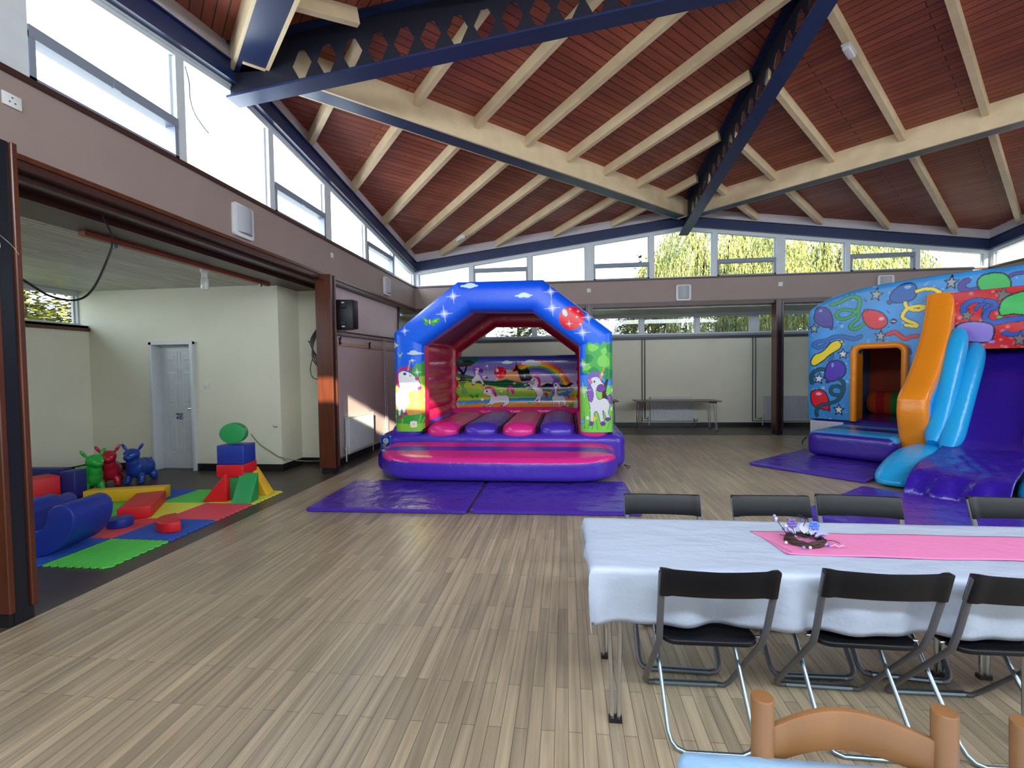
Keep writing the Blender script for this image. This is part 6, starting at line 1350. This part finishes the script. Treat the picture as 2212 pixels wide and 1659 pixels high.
# ------------------------------------------------------------------ trees outside the windows
def treemat(name, c1, c2):
    m = bpy.data.materials.new(name); m.use_nodes = True; n = m.node_tree; b = n.nodes['Principled BSDF']; b.inputs['Roughness'].default_value = .6
    t = n.nodes.new('ShaderNodeTexCoord'); x = n.nodes.new('ShaderNodeTexNoise'); x.inputs['Scale'].default_value = .9; x.inputs['Detail'].default_value = 5; n.links.new(t.outputs['Object'], x.inputs['Vector'])
    r = n.nodes.new('ShaderNodeValToRGB'); r.color_ramp.elements[0].position = .38; r.color_ramp.elements[1].position = .62; r.color_ramp.elements[0].color = rgba(c1); r.color_ramp.elements[1].color = rgba(c2)
    n.links.new(x.outputs[0], r.inputs[0]); n.links.new(r.outputs[0], b.inputs['Base Color']); return m
M_WIL = treemat('willow_leaf', (90, 104, 56), (146, 148, 84)); M_LEAF = treemat('yellow_green_leaf', (76, 96, 46), (148, 146, 64)); M_HEDGE = treemat('hedge_leaf', (44, 70, 30), (100, 116, 50)); M_BARK = mat('bark', (70, 58, 46), .9, noise=.3)
def willow(x, y, h, rad, n, label, seed, m=M_WIL):
    rs = np.random.RandomState(seed); t = thing('willow_tree', (x, y, -.12), label, 'tree', 'trees outside the windows')
    g = MB(); g.tube([(x, y, -.12), (x+.1, y, h*.4), (x-.1, y+.1, h*.7)], [.28, .2, .1], 10, sub=3)
    for k in range(9):
        a = k*.7; g.tube([(x, y, h*.45), (x+rad*.4*math.cos(a), y+rad*.4*math.sin(a), h*.85), (x+rad*.8*math.cos(a), y+rad*.8*math.sin(a), h*.88)], [.09, .05, .02], 6, sub=3)
    g.build('trunk', M_BARK, t)
    V = []; F = []
    for s in range(n):
        a = rs.rand()*2*PI; r = rad*(rs.rand()**.4); px, py = x+r*math.cos(a), y+r*math.sin(a); zt = h*(1-.35*(r/rad)**2)*(.82+.18*rs.rand()); L = (.25+.6*rs.rand())*zt
        yaw = rs.rand()*PI; sw = (rs.rand()-.5)*.5; nl = int(L/.10); ox, oy = math.cos(yaw), math.sin(yaw); bow = .3+.3*rs.rand()
        for k in range(nl):
            t_ = k/nl; out = bow*math.sin(min(1, t_*3)*PI/2); cx_ = px+math.cos(a)*out+sw*t_*ox; cy_ = py+math.sin(a)*out+sw*t_*oy; cz_ = zt-L*t_*t_**.15+.1*math.cos(t_*4)
            b = rs.rand()*2*PI; dx, dy = math.cos(b), math.sin(b); ln = .09+.07*rs.rand(); w_ = .012+.010*rs.rand(); i = len(V)
            V += [(cx_-dx*w_, cy_-dy*w_, cz_), (cx_+dx*w_, cy_+dy*w_, cz_), (cx_+dy*.04+dx*w_*.4, cy_-dx*.04, cz_-ln), (cx_+dy*.03-dx*w_*.4, cy_-dx*.03, cz_-ln)]; F.append((i, i+1, i+2, i+3))
    g = MB(); g.add(V, F); g.build('foliage', m, t, smooth=0, fix=False); return t
def leafy(nm, x, y, z0, h, rad, n, label, seed, m, sz=.10):
    rs = np.random.RandomState(seed); t = thing(nm, (x, y, -.12), label, 'tree', 'trees outside the windows')
    g = MB(); g.tube([(x, y, -.12), (x+.1, y, z0+h*.3), (x-.1, y+.1, z0+h*.8)], [.2, .14, .04], 8, sub=3)
    for k in range(10):
        a = k*.63+1; zz = z0+h*(.1+.08*k); g.tube([(x, y, zz-.2), (x+rad*.5*math.cos(a), y+rad*.5*math.sin(a), zz+.3), (x+rad*.95*math.cos(a), y+rad*.95*math.sin(a), zz+.5)], [.05, .03, .01], 5, sub=3)
    g.build('trunk', M_BARK, t); V = []; F = []
    cl = [(rs.normal(0, .45)*rad, rs.normal(0, .45)*rad, z0+h*rs.rand()) for _ in range(60)]
    for s in range(n):
        c = cl[rs.randint(60)]; p = np.array(c)+rs.normal(0, 1, 3)*np.array((.28, .28, .14))*rad*.6+np.array((x, y, 0)); a = rs.rand()*2*PI; ti = (rs.rand()-.5)*1.4; d = np.array((math.cos(a), math.sin(a), ti*.5)); e = np.array((-math.sin(a), math.cos(a), (rs.rand()-.5)*.8)); s_ = sz*(.6+.7*rs.rand()); i = len(V)
        V += [tuple(p-d*s_), tuple(p+e*s_*.45), tuple(p+d*s_), tuple(p-e*s_*.45)]; F.append((i, i+1, i+2, i+3))
    g = MB(); g.add(V, F); g.build('foliage', m, t, smooth=0, fix=False); return t
willow(8.7, 16.6, 7.2, 2.6, 1250, 'yellow green weeping willow filling the middle of the back windows', 11)
willow(12.6, 17.6, 6.8, 2.9, 1250, 'weeping willow behind the right half of the back windows', 12)
leafy('leafy_tree', 5.9, 15.6, .4, 2.8, 1.2, 9000, 'low sunlit leafy tree left of the willows, seen in the lower back windows', 13, M_LEAF, .07)
leafy('leafy_tree', 2.1, 15.9, .3, 3.3, 1.3, 8000, 'low leafy tree glimpsed through the arch castle', 15, M_LEAF, .07)
leafy('leafy_tree', -7.2, 8.2, .6, 5.2, 2.3, 24000, 'yellow green tree outside the high alcove window', 14, M_LEAF, .09)
leafy('dark_tree', 11.0, 20.5, .5, 6.2, 2.4, 14000, 'darker tree between and behind the willows', 16, M_HEDGE, .12)
g = MB(); g.bb(-6, 20, 24, 24.4, -.12, 2.2); 
leafy('bare_tree', -6.5, 13.5, 2.4, 2.6, 1.6, 2500, 'thin bare treetop outside the left windows near the back corner', 18, mat('twig_grey', (110, 104, 92), .8), .05)
